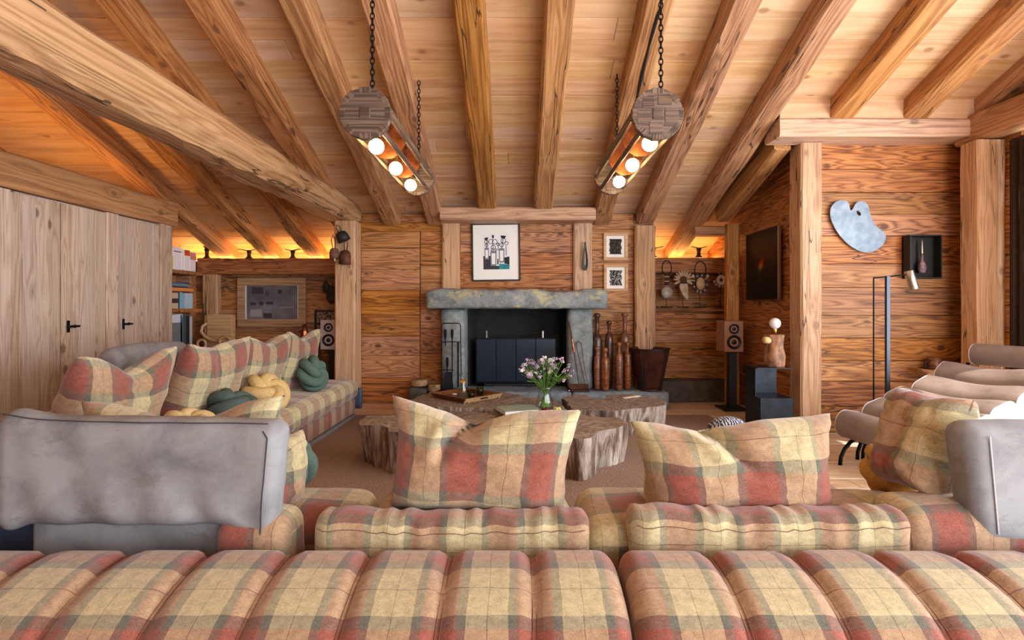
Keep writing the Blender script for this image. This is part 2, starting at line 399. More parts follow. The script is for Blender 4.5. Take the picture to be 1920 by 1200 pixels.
GLASS = glass('clear_glass'); GLASSG = glass('green_glass', (196, 206, 150)); SMOKE = None
# ================================================================== THE ROOM
# ---- floor: boards running across the room
floor = tag(mk('floor', box(-5.4, 4.5, -3.0, 7.9, -0.12, -0.026), W_FLOOR), kind='structure')
d = 2.2
while d < 7.3:
    w = 0.19; cuts = [-2.4, random.uniform(-1, 0.5), random.uniform(1.6, 2.6), 4.4]
    for a, b in zip(cuts, cuts[1:]): plank(floor, (a, d+w/2, 0), (b, d+w/2, 0), w, W_FLOOR, (0, 0, 1))
    d += w
for a in range(12): plank(floor, (-5.3, -2.9+a*0.425+.2, -.001), (4.4, -2.9+a*0.425+.2, -.001), 0.425, W_FLOOR, (0, 0, 1))
for a in range(25): plank(floor, (-5.3, 2.3+a*.19, -.001), (-2.42, 2.3+a*.19, -.001), 0.19, W_FLOOR, (0, 0, 1))
# ---- sloping ceiling of spruce boards, ridge above the camera
RD = -0.6
def slab(pts, t):
    bm = bmesh.new(); a = [bm.verts.new(p) for p in pts]; b = [bm.verts.new((p[0], p[1], p[2]+t)) for p in pts]
    bm.faces.new(a[::-1]); bm.faces.new(b); n = len(pts)
    for i in range(n): bm.faces.new((a[i], a[(i+1) % n], b[(i+1) % n], b[i]))
    return bm
ceiling = tag(mk('ceiling', slab([(-5.4, 7.9, zc(7.9)+.03), (4.5, 7.9, zc(7.9)+.03), (4.5, RD, zc(RD)+.03), (-5.4, RD, zc(RD)+.03)], 0.15), W_CEIL), kind='structure')
tag(mk('ceiling', slab([(-5.4, RD, zc(RD)+.03), (4.5, RD, zc(RD)+.03), (4.5, -3.1, zc(RD)-.9), (-5.4, -3.1, zc(RD)-.9)], 0.15), W_CEIL), kind='structure')
cosA = 1/math.sqrt(1+.37**2); dw = 0.205
d = 7.85; nrm = Vector((0, -.37, -1)).normalized()
while d > 2.0:
    d2 = d-dw*cosA; dm = (d+d2)/2
    cuts = [-5.3, random.uniform(-2.5, 2.5), 4.4]
    for a, b in zip(cuts, cuts[1:]): plank(ceiling, (a, dm, zc(dm)), (b, dm, zc(dm)), dw, W_CEIL, nrm, gap=0.0014)
    d = d2
# ---- rafters
def rafter(xe, xt, de, dt, label, w=0.215, mat=None, drop=0.0):
    a = Vector((xe, de, zb(de)+0.105-drop)); b = Vector((xt, dt, zb(dt)+0.105-drop))
    o = beam('rafter', a, b, w, 0.20, mat or W_BEAM, up=(0, .37, 1), rough=0.011, ch=0.022)
    return tag(o, label, 'rafter', 'ceiling rafters')
LR = 'rough hewn timber rafter running down to the glowing eaves beam on the cupboard side'
for x, lb in zip((-4.12, -3.49, -2.86, -2.22), ['rough hewn rafter reaching the eaves beam next to the bookcase', 'rough hewn rafter reaching the eaves beam between two neck rests', 'rough hewn rafter reaching the eaves beam beside the neck rest near the bells', 'rough hewn rafter passing behind the bell post']): rafter(x, x+.02, 7.62, .4, lb)
rafter(-1.57, -1.57, 6.66, .4, 'hewn rafter meeting the plank wall beside the bell post')
rafter(-1.03, -.96, 6.66, .4, 'hewn rafter ending beside the paler upright left of the black framed print')
rafter(-.365, -.325, 6.3, .4, 'hewn rafter landing on the header above the black framed print')
rafter(.298, .284, 6.3, .4, 'hewn rafter landing on the header above the mantel, nearer the beads')
r7 = rafter(1.03, .915, 6.66, .4, 'hewn rafter split by a long black drying crack')
# the open crack in that rafter: a dark gouged seam on its underside
bm = bmesh.new(); pts = []
for i in range(26):
    t = i/25; dd = 5.9-3.3*t; pts.append((1.03-.115*(6.66-dd)/6.26+0.03*math.sin(t*9)*.5+.05-.05*t, dd, zb(dd)+.0005))
rr = [0.004+0.013*math.sin(PI*i/25)*(0.7+.3*math.sin(i*1.7)) for i in range(26)]
ck = tube(pts, rr, 6); co = mk('crack', ck, plain('crack_dark', (24, 14, 9), 0.95)); co.parent = r7; co.matrix_parent_inverse = r7.matrix_basis.inverted()
rafter(1.57, 1.6, 6.6, .4, 'hewn rafter landing on the timber post beside the nook')
rafter(2.2, 2.28, 7.62, .4, 'hewn rafter passing down into the lit necklace nook')
LR2 = 'short hewn rafter landing on the pale beam over the palette wall'
for x, lb in zip((2.92, 3.585, 4.22), ['short hewn rafter landing on the pale beam above the zinc palette', 'short hewn rafter landing on the pale beam above the brush box', 'short hewn rafter in the corner above the waney post']): rafter(x, x+.02, 4.9, .4, lb)
tag(beam('brace_timber', (2.47, 6.45, zb(6.45)+.03), (2.52, 5.1, zb(5.1)+.0), 0.16, 0.2, W_BEAM, up=(0, .37, 1), rough=.01), 'dark sloping timber along the top of the black panel wall', 'beam')
# ---- great log beam and its post
tag(beam('log_beam', (-2.14, 6.62, 2.365), (-2.10, 0.6, 2.355), 0.36, 0.30, W_LOG, rough=0.03, ch=0.075), 'massive weathered log beam running overhead to the bell post', 'beam')
tag(beam('timber_post', (-2.075, 6.5, 0), (-2.075, 6.5, 2.225), 0.27, 0.25, W_POST, up=(1, 0, 0)), 'pale timber post carrying the log beam, hung with bells', 'post')
# ---- fireplace wall
wb_ = tag(mk('wall_back', addbox(addbox(box(-1.97, -.8, 6.70, 6.82, 0, 2.36), .78, 1.70, 6.70, 6.82, 0, 2.36), -.8, .78, 6.70, 6.82, 1.2, 2.36), W_WALL), kind='structure')
for (x0, x1) in ((-1.97, -1.235), (-1.225, -.95)): boards(wb_, x0, x1, 0, 2.14, lambda x, z: (x, 6.67, z), W_WALL, (0, -1, 0), .2, .34)
boards(wb_, -1.97, -.95, 2.14, 2.36, lambda x, z: (x, 6.665, z), W_WALL, (0, -1, 0), .1, .12)
boards(wb_, -.73, .69, 1.2, 2.30, lambda x, z: (x, 6.67, z), W_WALL, (0, -1, 0), .17, .26)
boards(wb_, .91, 1.44, 0, 2.36, lambda x, z: (x, 6.67, z), W_WALL, (0, -1, 0), .17, .26)
L_UP = 'pale upright timber on the fireplace wall, %s'
tag(beam('wall_upright', (-.84, 6.655, 0.1), (-.84, 6.655, 2.26), 0.225, 0.09, W_POST, up=(0, 1, 0)), L_UP % 'left of the black framed print', 'post')
tag(beam('wall_upright', (.80, 6.655, 1.1), (.80, 6.655, 2.26), 0.225, 0.09, W_POST, up=(0, 1, 0)), L_UP % 'hung with green beads', 'post')
tag(beam('header_beam', (-.93, 6.5, 2.31), (.92, 6.5, 2.31), 0.36, 0.155, W_POST), 'short header timber across the top of the chimney breast', 'beam')
tag(beam('timber_post', (1.565, 6.63, 0), (1.565, 6.63, 2.2), 0.14, 0.25, W_BEAM, up=(1, 0, 0)), 'timber post between the small framed drawings and the nook', 'post')
# ---- alcove behind the sofa, under the eaves
alc = tag(mk('wall_alcove', box(-5.3, -1.9, 7.75, 7.85, 0, 2.05), W_WALL), kind='structure')
boards(alc, -5.2, -1.9, 1.84, 2.1, lambda x, z: (x, 7.72, z), W_CEIL, (0, -1, 0), .13, .13)
al2 = tag(mk('wall_alcove_lower', box(-4.6, -1.9, 7.46, 7.5, 0, 1.83), W_WALL), kind='structure')
boards(al2, -4.6, -1.9, 0, 1.83, lambda x, z: (x, 7.44, z), W_WALL, (0, -1, 0), .14, .24)
tag(mk('wall_chimney_side', box(-1.99, -1.9, 6.70, 7.8, 0, 2.2), W_WALL), kind='structure')
tag(mk('wall_nook_side', box(1.66, 1.70, 6.7, 7.8, 0, 2.2), W_WALL), kind='structure')
tag(beam('eaves_beam', (-4.4, 7.4, 1.75), (-1.94, 7.4, 1.75), 0.2, 0.225, W_WALL), 'dark eaves beam over the alcove with light glowing behind it', 'beam')
tag(beam('alcove_post', (-4.24, 7.38, 0), (-4.24, 7.38, 1.64), 0.21, 0.12, W_POST, up=(0, 1, 0)), 'upright timber between the bookshelf and the framed photograph', 'post')
# ---- right-hand nook
nk = tag(mk('wall_nook', box(1.7, 2.9, 7.75, 7.85, 0, 2.05), W_WALL), kind='structure')
boards(nk, 1.7, 2.9, 1.84, 2.1, lambda x, z: (x, 7.72, z), W_CEIL, (0, -1, 0), .13, .13)
nk2 = tag(mk('wall_nook_upper', box(1.7, 2.9, 7.36, 7.4, 1.1, 1.8), W_WALL), kind='structure')
boards(nk2, 1.7, 2.9, 1.2, 1.68, lambda x, z: (x, 7.34, z), W_WALL, (0, -1, 0), .14, .2)
nk3 = tag(mk('wall_nook_lower', box(1.7, 2.9, 7.04, 7.1, 0, 1.17), W_WALL), kind='structure')
boards(nk3, 1.7, 2.9, .25, 1.12, lambda x, z: (x, 7.02, z), W_WALL, (0, -1, 0), .14, .22)
tag(mk('nook_shelf', box(1.7, 2.9, 6.96, 7.36, 1.135, 1.185, .006), W_WALL), 'rough wooden shelf under the row of necklaces', 'shelf')
tag(beam('eaves_beam', (1.7, 7.2, 1.75), (2.9, 7.2, 1.75), 0.2, 0.205, W_WALL), 'eaves beam behind the hanging necklaces in the nook', 'beam')
tag(mk('stone_ledge', box(1.72, 2.66, 6.7, 7.03, 0, .262, .015, 2), S_LEDGE), 'dark rough stone ledge along the foot of the nook', 'ledge')
tag(beam('lintel_beam', (2.15, 6.56, 2.13), (2.7, 6.56, 2.13), .14, .11, W_BEAM), 'short lintel timber above the nook', 'beam')
tag(beam('corner_post', (2.59, 6.47, 0), (2.59, 6.47, 2.2), 0.15, .12, W_BEAM, up=(0, 1, 0)), 'slim timber post behind the loudspeaker at the nook edge', 'post')
# ---- side wall carrying the black panel
sw = tag(mk('wall_side', prism([(5.15, 0), (7.9, 0), (7.9, zc(7.9)+.1), (5.15, zc(5.15)+.1)], 0, .1), W_WALL, M=Matrix(((0, 1, 0, 2.74), (1, 0, 0, 0), (0, 0, 1, 0), (0, 0, 0, 1)))), kind='structure')
boards(sw, 5.15, 6.5, 0, 2.9, lambda y, z: (2.71, y, z), W_WALL, (-1, 0, 0), .17, .25, clip=lambda a, b: (5.15, min(6.5, 6.67-(b-2.36)/.37)))
# ---- palette wall
pw = tag(mk('wall_right_end', box(2.7, 4.4, 5.1, 5.2, 0, 2.95), W_WALL), kind='structure')
boards(pw, 2.7, 4.26, 0, 2.76, lambda x, z: (x, 5.07, z), W_WALL, (0, -1, 0), .17, .27)
tag(beam('timber_post', (2.745, 5.1, 0), (2.745, 5.1, 2.74), 0.225, 0.2, W_POST, up=(1, 0, 0)), 'pale timber post at the corner beside the black steel table', 'post')
tag(beam('wall_plate_beam', (2.345, 4.93, 2.815), (4.35, 4.93, 2.815), 0.3, 0.165, W_POST), 'pale horizontal beam across the top of the palette wall', 'beam')
tag(mk('trim_1', box(2.36, 4.4, 4.81, 4.84, 2.89, 3.075), W_CEIL), kind='structure')
# ---- right wall: post, plate, curtain, window openings
wr = tag(mk('wall_right', box(4.28, 4.4, 4.45, 5.2, 0, 2.9), W_WALL), kind='structure')
boards(wr, 4.5, 5.05, 0, 2.7, lambda y, z: (4.25, y, z), W_WALL, (-1, 0, 0), .17, .26)
tag(beam('timber_post', (4.135, 4.75, 0), (4.135, 4.75, 2.66), 0.2, 0.25, W_POST, up=(1, 0, 0), rough=.012), 'timber post with a waney edge beside the dark curtain', 'post')
tag(beam('top_plate', (4.17, 4.95, 2.80), (4.17, -2.8, 2.80), .24, .24, W_BEAM), 'heavy timber plate running above the curtain', 'beam')
tag(mk('wall_right_low', box(4.3, 4.4, -3, 4.45, 0, .12), W_WALL), kind='structure')
tag(mk('wall_right_top', slab([(4.3, 4.9, 2.7), (4.4, 4.9, 2.7), (4.4, -3, 2.7), (4.3, -3, 2.7)], .25), W_WALL), kind='structure')
bm = bmesh.new(); bm2 = [bm.verts.new(p) for p in ((4.35, 5.0, 2.9), (4.35, RD, 2.9), (4.35, RD, zc(RD)), (4.35, 5.0, zc(5.0)))]; bm.faces.new(bm2)
bm3 = [bm.verts.new(p) for p in ((4.35, RD, 2.9), (4.35, -3, 2.9), (4.35, -3, zc(RD)-.9), (4.35, RD, zc(RD)))]; bm.faces.new(bm3)
tag(mk('wall_right_gable', bm, W_WALL), kind='structure')
for i, y in enumerate((2.6, .7, -1.2)):
    tag(mk('window_%d' % (i+1), addbox(addbox(box(4.32, 4.38, y-.03, y+.03, .12, 2.7), 4.32, 4.38, y-.03, y+1.87, .12, .18), 4.32, 4.38, y-.03, y+1.87, 2.64, 2.7), W_BEAM), kind='structure')
# dark curtain, pleated
bm = bmesh.new(); n = 60; lo = []; hi = []
for i in range(n+1):
    y = 4.56-.62*i/n; x = 4.2+.03*math.sin(i*.82)+.008*math.sin(i*2.3)
    lo.append(bm.verts.new((x, y, .03))); hi.append(bm.verts.new((x, y, 2.62)))
for i in range(n): bm.faces.new((lo[i], lo[i+1], hi[i+1], hi[i]))
cur = mk('curtain', bm, plain('curtain_brown', (62, 42, 32), .9, 0, 40, .3), smooth=True)
cur.modifiers.new('thick', 'SOLIDIFY').thickness = .006
tag(cur, 'dark brown pleated curtain beside the waney timber post', 'curtain')
# ---- left: outer wall, rear wall with its glazing
tag(mk('wall_left', slab([(-5.4, 7.9, 0), (-5.3, 7.9, 0), (-5.3, -3, 0), (-5.4, -3, 0)], 4.6), W_WALL), kind='structure')
rw = [box(-5.4, .9, -3.1, -3.0, 0, 4.2), box(3.6, 4.5, -3.1, -3.0, 0, 4.2), box(.9, 3.6, -3.1, -3.0, 0, .5), box(.9, 3.6, -3.1, -3.0, 2.7, 4.2)]
for i, b in enumerate(rw): tag(mk('wall_rear_'+('left', 'right', 'sill', 'head')[i], b, W_WALL), kind='structure')
for i, x in enumerate((1.8, 2.7)): tag(mk('window_%d' % (i+4), box(x-.04, x+.04, -3.09, -3.01, .5, 2.7), W_BEAM), kind='structure')
# ---- tall cupboards on the left
XC = -3.74
cab = thing('tall_cupboard', 'tall built-in cupboard with washed vertical board doors', 'cupboard', (XC, 3.3, 0))
def cb(name, d0, d1, z0, z1, mat, x=0.0, t=.05, bev=.006): return mk(name, box(x-t, x, d0-3.3, d1-3.3, z0, z1, bev), mat, cab)
cb('body', 3.3, 5.76, 0, 2.1, W_DOOR, -.06, .9)
def vstile(d0, d1, z1): 
    return mk('stile', beam_bm(z1, d1-d0, .07, random.random()*9, .003, .006), W_DOOR, cab, M=frame((-.03, (d0+d1)/2-3.3, 0), (0, 0, 1), (1, 0, 0)))
vstile(3.3, 3.93, 2.06); vstile(4.845, 4.985, 2.06); vstile(5.575, 5.76, 2.1)
tb = mk('top_beam', beam_bm(2.55, .16, .265, 3.3, .006, .012), W_BEAM, cab, M=frame((-.06, -.02, 2.20), (0, 1, 0), (0, 0, 1)))
for d0, d1, hd in ((3.93, 4.372, None), (4.376, 4.845, 4.44), (4.985, 5.575, 5.06)):
    door = mk('door', box(-.055, -.03, d0-3.3+.004, d1-3.3-.004, .06, 2.052), W_DOOR, cab)
    n = max(3, round((d1-d0)/.105)); w = (d1-d0-.008)/n
    for i in range(n):
        plank(door, (-.012, d0-3.3+.004+w*(i+.5), .06), (-.012, d0-3.3+.004+w*(i+.5), 2.05), w, W_DOOR, (1, 0, 0), thick=.018, gap=.0008, bev=.002)
    if hd:
        h = box(-.012, -.002, hd-3.3-.012, hd-3.3+.012, .985, 1.085, .002)
        addbox(h, -.002, .03, hd-3.3-.008, hd-3.3+.008, 1.028, 1.044, .002); addbox(h, .022, .034, hd-3.3-.04, hd-3.3+.075, 1.027, 1.045, .003)
        addbox(h, .02, .036, hd-3.3+.02, hd-3.3+.03, 1.022, 1.05, .002)
        mk('handle', h, IRON, door)
# LED strips on top of the eaves beams and the cupboard
LED = emis('led_warm', (255, 192, 112), 38)
for i, (a, b) in enumerate(((-4.8, -1.95),)):
    tag(mk('led_strip', box(a, b, 7.54, 7.56, 1.84, 1.852), LED), 'warm light strip hidden on the alcove eaves beam', 'light strip')
tag(mk('led_strip', box(1.72, 2.85, 7.40, 7.42, 1.84, 1.852), LED), 'warm light strip hidden on the nook eaves beam', 'light strip')
tag(mk('led_strip', box(-4.35, -4.33, 3.3, 5.6, 2.105, 2.117), LED), 'warm light strip hidden on top of the tall cupboard', 'light strip')
for nm, x0, x1, y0, y1 in (('light_trough', -5.2, -1.95, 7.46, 7.75), ('light_trough', 1.7, 2.88, 7.28, 7.75)):
    tag(mk(nm, box(x0, x1, y0, y1, 1.80, 1.838), W_CEIL), 'board trough behind the %s eaves beam' % ('alcove' if x0 < 0 else 'nook'), 'board')
# ---- rug
bm = box(-2.3, 2.08, 1.9, 5.85, 0.0, .014, .004)
def rugmat():
    s = NT('rug_brown_wool'); v, _ = s.coords(False); v = s.node('ShaderNodeTexCoord').outputs['Object']
    n = s.noise(v, 75, 3, .85); b = s.noise(v, 3, 3); c = s.ramp(n, [(.34, (104, 80, 68)), (.66, (182, 154, 138))]); s.bump(n, .9, .01)
    return s.out(s.mix(s.math('MULTIPLY', b, .3), c, (140, 112, 98)), .95)
tag(mk('rug', bm, rugmat()), 'large plain brown wool rug under the log table', 'rug')
# ================================================================== SOFAS
def cushion(name, L, w, h, r, loc, rz, label, cat, uo=0, vo=0, group=None, mat=None, R=.06, wob=.006, seed=0, parent=None, tilt=0, crown=.02, **kw):
    def ex(co):
        k = max(0, 1-(2*(co.x-L/2)/L)**2)*max(0, 1-(2*co.y/w)**2)
        if co.z > h*.4: co.z += crown*k
        return co
    o = mk(name, loft(rrect(w, h, r, 6, 0, h/2), L, R, .035, uo, vo, wob, seed, extra=ex, **kw), mat or TARTAN, parent, smooth=True)
    o.location = loc; o.rotation_euler = (tilt, 0, rz)
    if label: tag(o, label, cat, group)
    return o
# ---- near quilted bench: two modules seen across their rounded backs
prof = []
raw = [(1.75, .02), (1.785, .12), (1.785, .25), (1.77, .36), (1.735, .408), (1.68, .420), (1.61, .418), (1.55, .408), (1.50, .394), (1.45, .374), (1.41, .352), (1.37, .32), (1.335, .27), (1.315, .2), (1.31, .1), (1.32, .02)]
for i, p in enumerate(raw):
    q = raw[(i+1) % len(raw)]; prof.append(p); m = int(math.dist(p, q)/.045)
    for j in range(1, m+1): prof.append((p[0]+(q[0]-p[0])*j/(m+1), p[1]+(q[1]-p[1])*j/(m+1)))
def bench(x0, x1, seams, label, uo):
    t = thing('quilted_bench', label, 'bench', (x0, 0, 0))
    # arc length where the profile sits at its crest, so that the red stripe follows the far edge
    o = mk('quilted_body', loft(prof[::-1], x1-x0, .055, .03, uo, -.024, .003, 3, groove=[s-x0 for s in seams], gd=.022, gw=.022), TARTAN, t, smooth=True)
    for s in seams:
        for k in (-.006, .006):
            pts = [(s-x0+k, y+.001, z-.0185) for y, z in [(1.70, .4205), (1.61, .418), (1.55, .408), (1.50, .394), (1.45, .375), (1.41, .353), (1.37, .322), (1.34, .28)]]
            mk('seam_stitching', tube(pts, .0013, 5), plain('stitch', (120, 84, 66), .9) if 'stitch' not in bpy.data.materials else bpy.data.materials['stitch'], t)
    mk('plinth', box(.1, x1-x0-.1, 1.36, 1.74, 0, .03), BLACK, t)
SP = .26
bench(-2.62, .305, [.045-SP*i for i in range(1, 10)]+[.045], 'tartan channel-quilted bench standing behind the grey suede backrest', .121)
bench(.318, 3.0, [.318+.295+SP*i for i in range(9)], 'tartan channel-quilted bench standing behind the longer plaid bolster', .151)
# ---- the near sofa row that faces the fireplace
def seat(x0, x1, d0, d1, label, uo, vo, z=.42):
    t = thing('sofa_seat', label, 'sofa', (x0, (d0+d1)/2, .014), 0, 'sofa seats of the row facing the fireplace')
    cushion('seat_cushion', x1-x0, d1-d0, .24, .075, (0, 0, z-.24-.014), 0, None, None, uo, vo, parent=t, R=.07, wob=.008, seed=x0*3)
    cushion('base', x1-x0-.04, d1-d0-.06, .17, .03, (.02, 0, .02), 0, None, None, uo+.1, vo, parent=t, R=.03)
    return t
seat(-1.95, -.595, 2.02, 2.34, 'plaid sofa seat in front of the big grey suede backrest', .05, .1)
seat(-.575, .215, 1.95, 2.34, 'plaid sofa seat under the deeply dented pillow', .12, .0)
seat(.235, 1.02, 1.84, 2.34, 'plaid sofa seat with an open gap beside it, under the sagging wide pillow', .0, .16)
seat(1.035, 1.60, 1.93, 2.30, 'plaid sofa seat between the sagging pillow and the side-on grey backrest', .2, .05)
def bolster(x0, x1, zt, dd, label, uo, vo, sag=.015, h=.21):
    L = x1-x0; pr = rrect(.15, h, .055, 5, 0, zt-h/2)
    def ex(co):
        k = 1-(2*(co.x-L/2)/L)**2; co.z -= sag*k if co.z > zt-h/2 else 0
        co.y += .006*math.sin(co.x*46+math.sin(co.x*17)*2)*(1 if co.z > zt-.1 else .3)
        co.z += .004*math.sin(co.x*60+2*math.sin(co.x*23))*(1 if co.z > zt-.06 else 0); return co
    t = thing('bolster', label, 'bolster', (x0, dd, 0))
    mk('bolster_cover', loft(pr, L, .05, .012, uo, vo, .0015, x0, extra=ex), TARTAN, t, smooth=True)
    for s in (-1,):
        pts = []
        for i in range(41):
            x = .02+(L-.04)*i/40; k = 1-(2*(x-L/2)/L)**2; c = ex(Vector((x, -.0735, zt-.045))); pts.append((x, c.y-.001, c.z))
        mk('seam', tube(pts, .0014, 5), bpy.data.materials['stitch'], t)
bolster(-.70, .245, .495, 1.868, 'shorter tartan bolster behind the deeply dented pillow', .06, .014)
bolster(.38, 1.335, .508, 1.862, 'longer tartan bolster behind the sagging wide pillow', .02, .014)
cushion('bolster', .62, .26, .26, .07, (1.335, 1.94, .235), 0, 'squarish tartan arm cushion under the side-on grey backrest', 'bolster', .04, .08, R=.06)
cushion('bolster', .24, .22, .24, .05, (-1.03, 1.9, .225), 0, 'tartan arm cushion end poking out from under the grey suede backrest', 'bolster', .12, .2, R=.05)
def pillow(W, H, T, loc, rz, lean, label, chop=.2, s0=0, uo=0, vo=0, seed=0, cw=.35, dent=.55, group=None, roll=0, crease=None):
    t = thing('pillow', label, 'pillow', loc, 0, group)
    t.rotation_euler = (Matrix.Rotation(rz, 3, 'Z')@Matrix.Rotation(lean, 3, 'X')@Matrix.Rotation(roll, 3, 'Y')).to_euler()
    mk('pillow_cover', pillow_bm(W, H, T, chop, s0, uo, vo, seed, cw, dent, crease), TARTAN, t, smooth=True)
    return t
PA = 'tartan pillow with a deep V dent in its top, standing behind the shorter bolster'
pillow(.71, .435, .27, (-.155, 2.055, .41), 0, -.10, PA, .22, 0, .143, .09, 1, .45, .55, crease=(.18, -.38, -.12, .1), roll=.075)
pillow(.75, .38, .27, (.84, 2.045, .40), 0, -.12, 'wide tartan pillow sagging in the middle, standing behind the longer bolster', .14, 0, .032, .16, 5, .45, .5, roll=-.03, crease=(.15, .05, -.28, .05))
pillow(.78, .46, .20, (-1.34, 2.10, .385), 0, -.12, 'tartan pillow showing above the top of the grey suede backrest', .2, .0, .12, .0, 9, .5, .5, roll=-.03)
pillow(.30, .40, .26, (1.55, 2.10, .475), PI/2+.15, .26, 'tartan pillow leaning against the grey backrest on black rods', .0, 0, .0, .22, 12, .3, .2)
pillow(.34, .30, .16, (-.97, 2.04, .40), 1.25, .1, 'tartan pillow on its side at the end of the grey suede backrest', .05, 0, .05, .2, 14, .3, .2)
# ---- grey suede backrests
PIPE = plain('piping_dark', (58, 60, 70), .6); PIPEL = plain('piping_light', (196, 196, 204), .6)
t = thing('suede_backrest', 'wide grey suede backrest flap with rounded ends, seen from behind', 'backrest', (-1.76, 1.84, 0))
L = .935
def ex(co):
    k = co.x/L; z = co.z
    co.z += .022*math.exp(-((k-.0)/.12)**2)*(1 if z > .6 else 0)-.02*k
    if z < .52:                      # lower edge: the flap hangs lower at both ends than over the panel
        e = max(0, (abs(k-.46)-.36)/.14); co.z -= .07*min(1, e)**1.5-.032
    co.y += .006*math.sin(k*31+z*9)*(1 if z < .6 else .4)+.014*math.sin(k*9)*(z-.45)+.01*math.exp(-((k-.72)/.03)**2)*math.exp(-((z-.5)/.06)**2)
    co.x += .10*(z-.63)*(1 if k > .5 else -.4)*max(0, abs(k-.5)*2-.5)*2
    return co
fl = mk('flap', loft(rrect(.14, .40, .062, 7, 0, .628), L, .05, .02, 0, 0, .006, 4, extra=ex), L_GREY, t, smooth=True)
pts = [ex(Vector((L-.035, -.0715, z))) for z in [.455+.02*i for i in range(17)]]
pts = [(p.x, p.y-.001, p.z) for p in pts]; pts += [(pts[-1][0]-.02, pts[-1][1]+.012, pts[-1][2]+.022)]
mk('piping', tube(pts, .0025, 6), PIPE, fl)
pts = [ex(Vector((x, -.052, .823))) for x in [.03+.86*i/30 for i in range(31)]]
mk('piping', tube([(p.x, p.y, p.z-.0035) for p in pts], .0022, 6), PIPE, fl)
pn = mk('lower_panel', loft(rrect(.05, .3, .02, 4, .04, .33), .70, .02, .05, 0, 0, .003, 8), L_GREY, t, smooth=True); pn.location = (.06, 0, 0)
mk('zip', tube([(.753, .012, .2), (.752, .012, .36), (.748, .012, .47)], .005, 6), L_BLUE, pn).location = (-.06, 0, 0)
t.rotation_euler = (0, 0, .03)
cushion('leather_flap', .55, .1, .5, .04, (-2.28, 2.0, .05), .1, 'slate blue leather flap beyond the end of the grey suede backrest', 'backrest', mat=L_BLUE, R=.03)
t = thing('suede_backrest', 'grey suede backrest flap on black rods at the end of the sofa row', 'backrest', (1.535, 1.86, 0))
def ex2(co):
    co.x += .2*(.60-co.z)*max(0, 1-co.x/.5); co.y += .10*(.6-co.z); return co
fl = mk('flap', loft(rrect(.14, .44, .066, 7, 0, .59), .95, .05, .03, 0, 0, .006, 14, extra=ex2), L_GREY, t, smooth=True)
pts = [ex2(Vector((.06, -.0725, z))) for z in [.43+.02*i for i in range(18)]]
mk('piping', tube(pts, .0028, 6), PIPEL, fl)
for k in (0, .03): mk('support_rod', tube([(.26+k, -.02, .02), (.25+k, -.01, .2), (.28+k, .0, .42), (.3+k, .0, .6)], .009, 8), IRON, t)
# ---- left sofa running along the cupboards
XS = -1.72
lsofa = thing('long_sofa', 'long tartan sofa standing along the tall cupboards', 'sofa', (XS, 2.5, .014))
ends = [5.77, 4.97, 4.17, 3.37, 2.6]
for i, (b, a) in enumerate(zip(ends, ends[1:])):
    c = cushion('seat_cushion', b-a-.012, .9, .2, .07, (-.45, a-2.5+.006, .2), PI/2, None, None, .05+.02*i, .124, parent=lsofa, R=.055, wob=.008, seed=i, crown=.03)
    cushion('base_panel', b-a-.008, .86, .17, .03, (-.47, a-2.5+.004, .035), PI/2, None, None, .2+.3*i, .308, parent=lsofa, R=.02, wob=.003)
mk('plinth', box(-.9, -.03, .12, 3.24, 0, .034, .004), L_GREY, lsofa)
cushion('end_flap', .5, .05, .22, .02, (-.48, 3.30, .08), 0, None, None, mat=L_BLUE, parent=lsofa, R=.02, wob=0)
cushion('back_rest', 3.1, .16, .34, .06, (-.95, .12, .24), PI/2, None, None, .1, .1, parent=lsofa, R=.06)
lp = [(2.52, 3.15, 'tartan pillow at the cupboard end of the long sofa, beside a dark gap', .2, .1, 21, .0), (3.36, 4.02, 'tartan pillow of the long sofa next to the grey leather roll', .06, -.2, 22, .0),
      (4.06, 4.74, 'tartan pillow of the long sofa behind the pale yellow knot cushion', .12, .1, 23, .0), (4.76, 5.46, 'tartan pillow of the long sofa behind the upright green knot cushion', .12, .1, 24, .0)]
for a, b, lab, ch, s0, sd, rl in lp:
    pillow(b-a+.06, .62, .24, (-2.26, (a+b)/2, .40), PI/2, .36, lab, ch, s0, .20, .154, sd, .5, .3, roll=rl)
cushion('leather_roll', .75, .19, .335, .093, (-2.66, 3.45, .592), PI/2, 'grey leather headrest roll behind the long sofa pillows', 'headrest', mat=L_GREY, R=.05)
# ---- knotted cushions
def knot(label, loc, mat, rot=(0, 0, 0), R=.085, a=.055, r=.036, zz=.062, p=3, q=5):
    pts = []
    for i in range(220):
        th = 2*PI*i/220; rr = R+a*math.cos(q*th)
        pts.append((rr*math.cos(p*th), rr*math.sin(p*th), zz*math.sin(q*th)))
    o = mk('knot_cushion', tube(pts, r, 10, True), mat, None, True, loc=loc, rot=rot)
    return tag(o, label, 'cushion')
def felt(n, c): return plain(n, c, .95, 0, 120, .22, .3)
KG, KY, KD, KC = felt('felt_green', (96, 122, 110)), felt('felt_yellow', (232, 200, 138)), felt('felt_dark_green', (84, 106, 102)), felt('felt_cream', (238, 212, 158))
knot('green knotted cushion propped upright at the far end of the long sofa', (-1.93, 5.0, .575), KG, (.25, 1.25, .2), .082, .05, .046)
knot('pale yellow knotted cushion on the long sofa', (-1.95, 4.12, .535), KY, (.5, .5, .4), .085, .052, .046)
knot('dark green knotted cushion lying on the long sofa', (-1.93, 3.62, .515), KD, (.2, .3, .9), .085, .052, .045)
knot('cream knotted cushion half hidden between sofa pillows', (-1.93, 3.12, .485), KC, (.1, .2, .2), .075, .045, .042)
knot('sage green knotted cushion on the seat beside the grey suede backrest', (-1.0, 2.3, .515), KG, (1.2, .2, .3), .06, .036, .034)
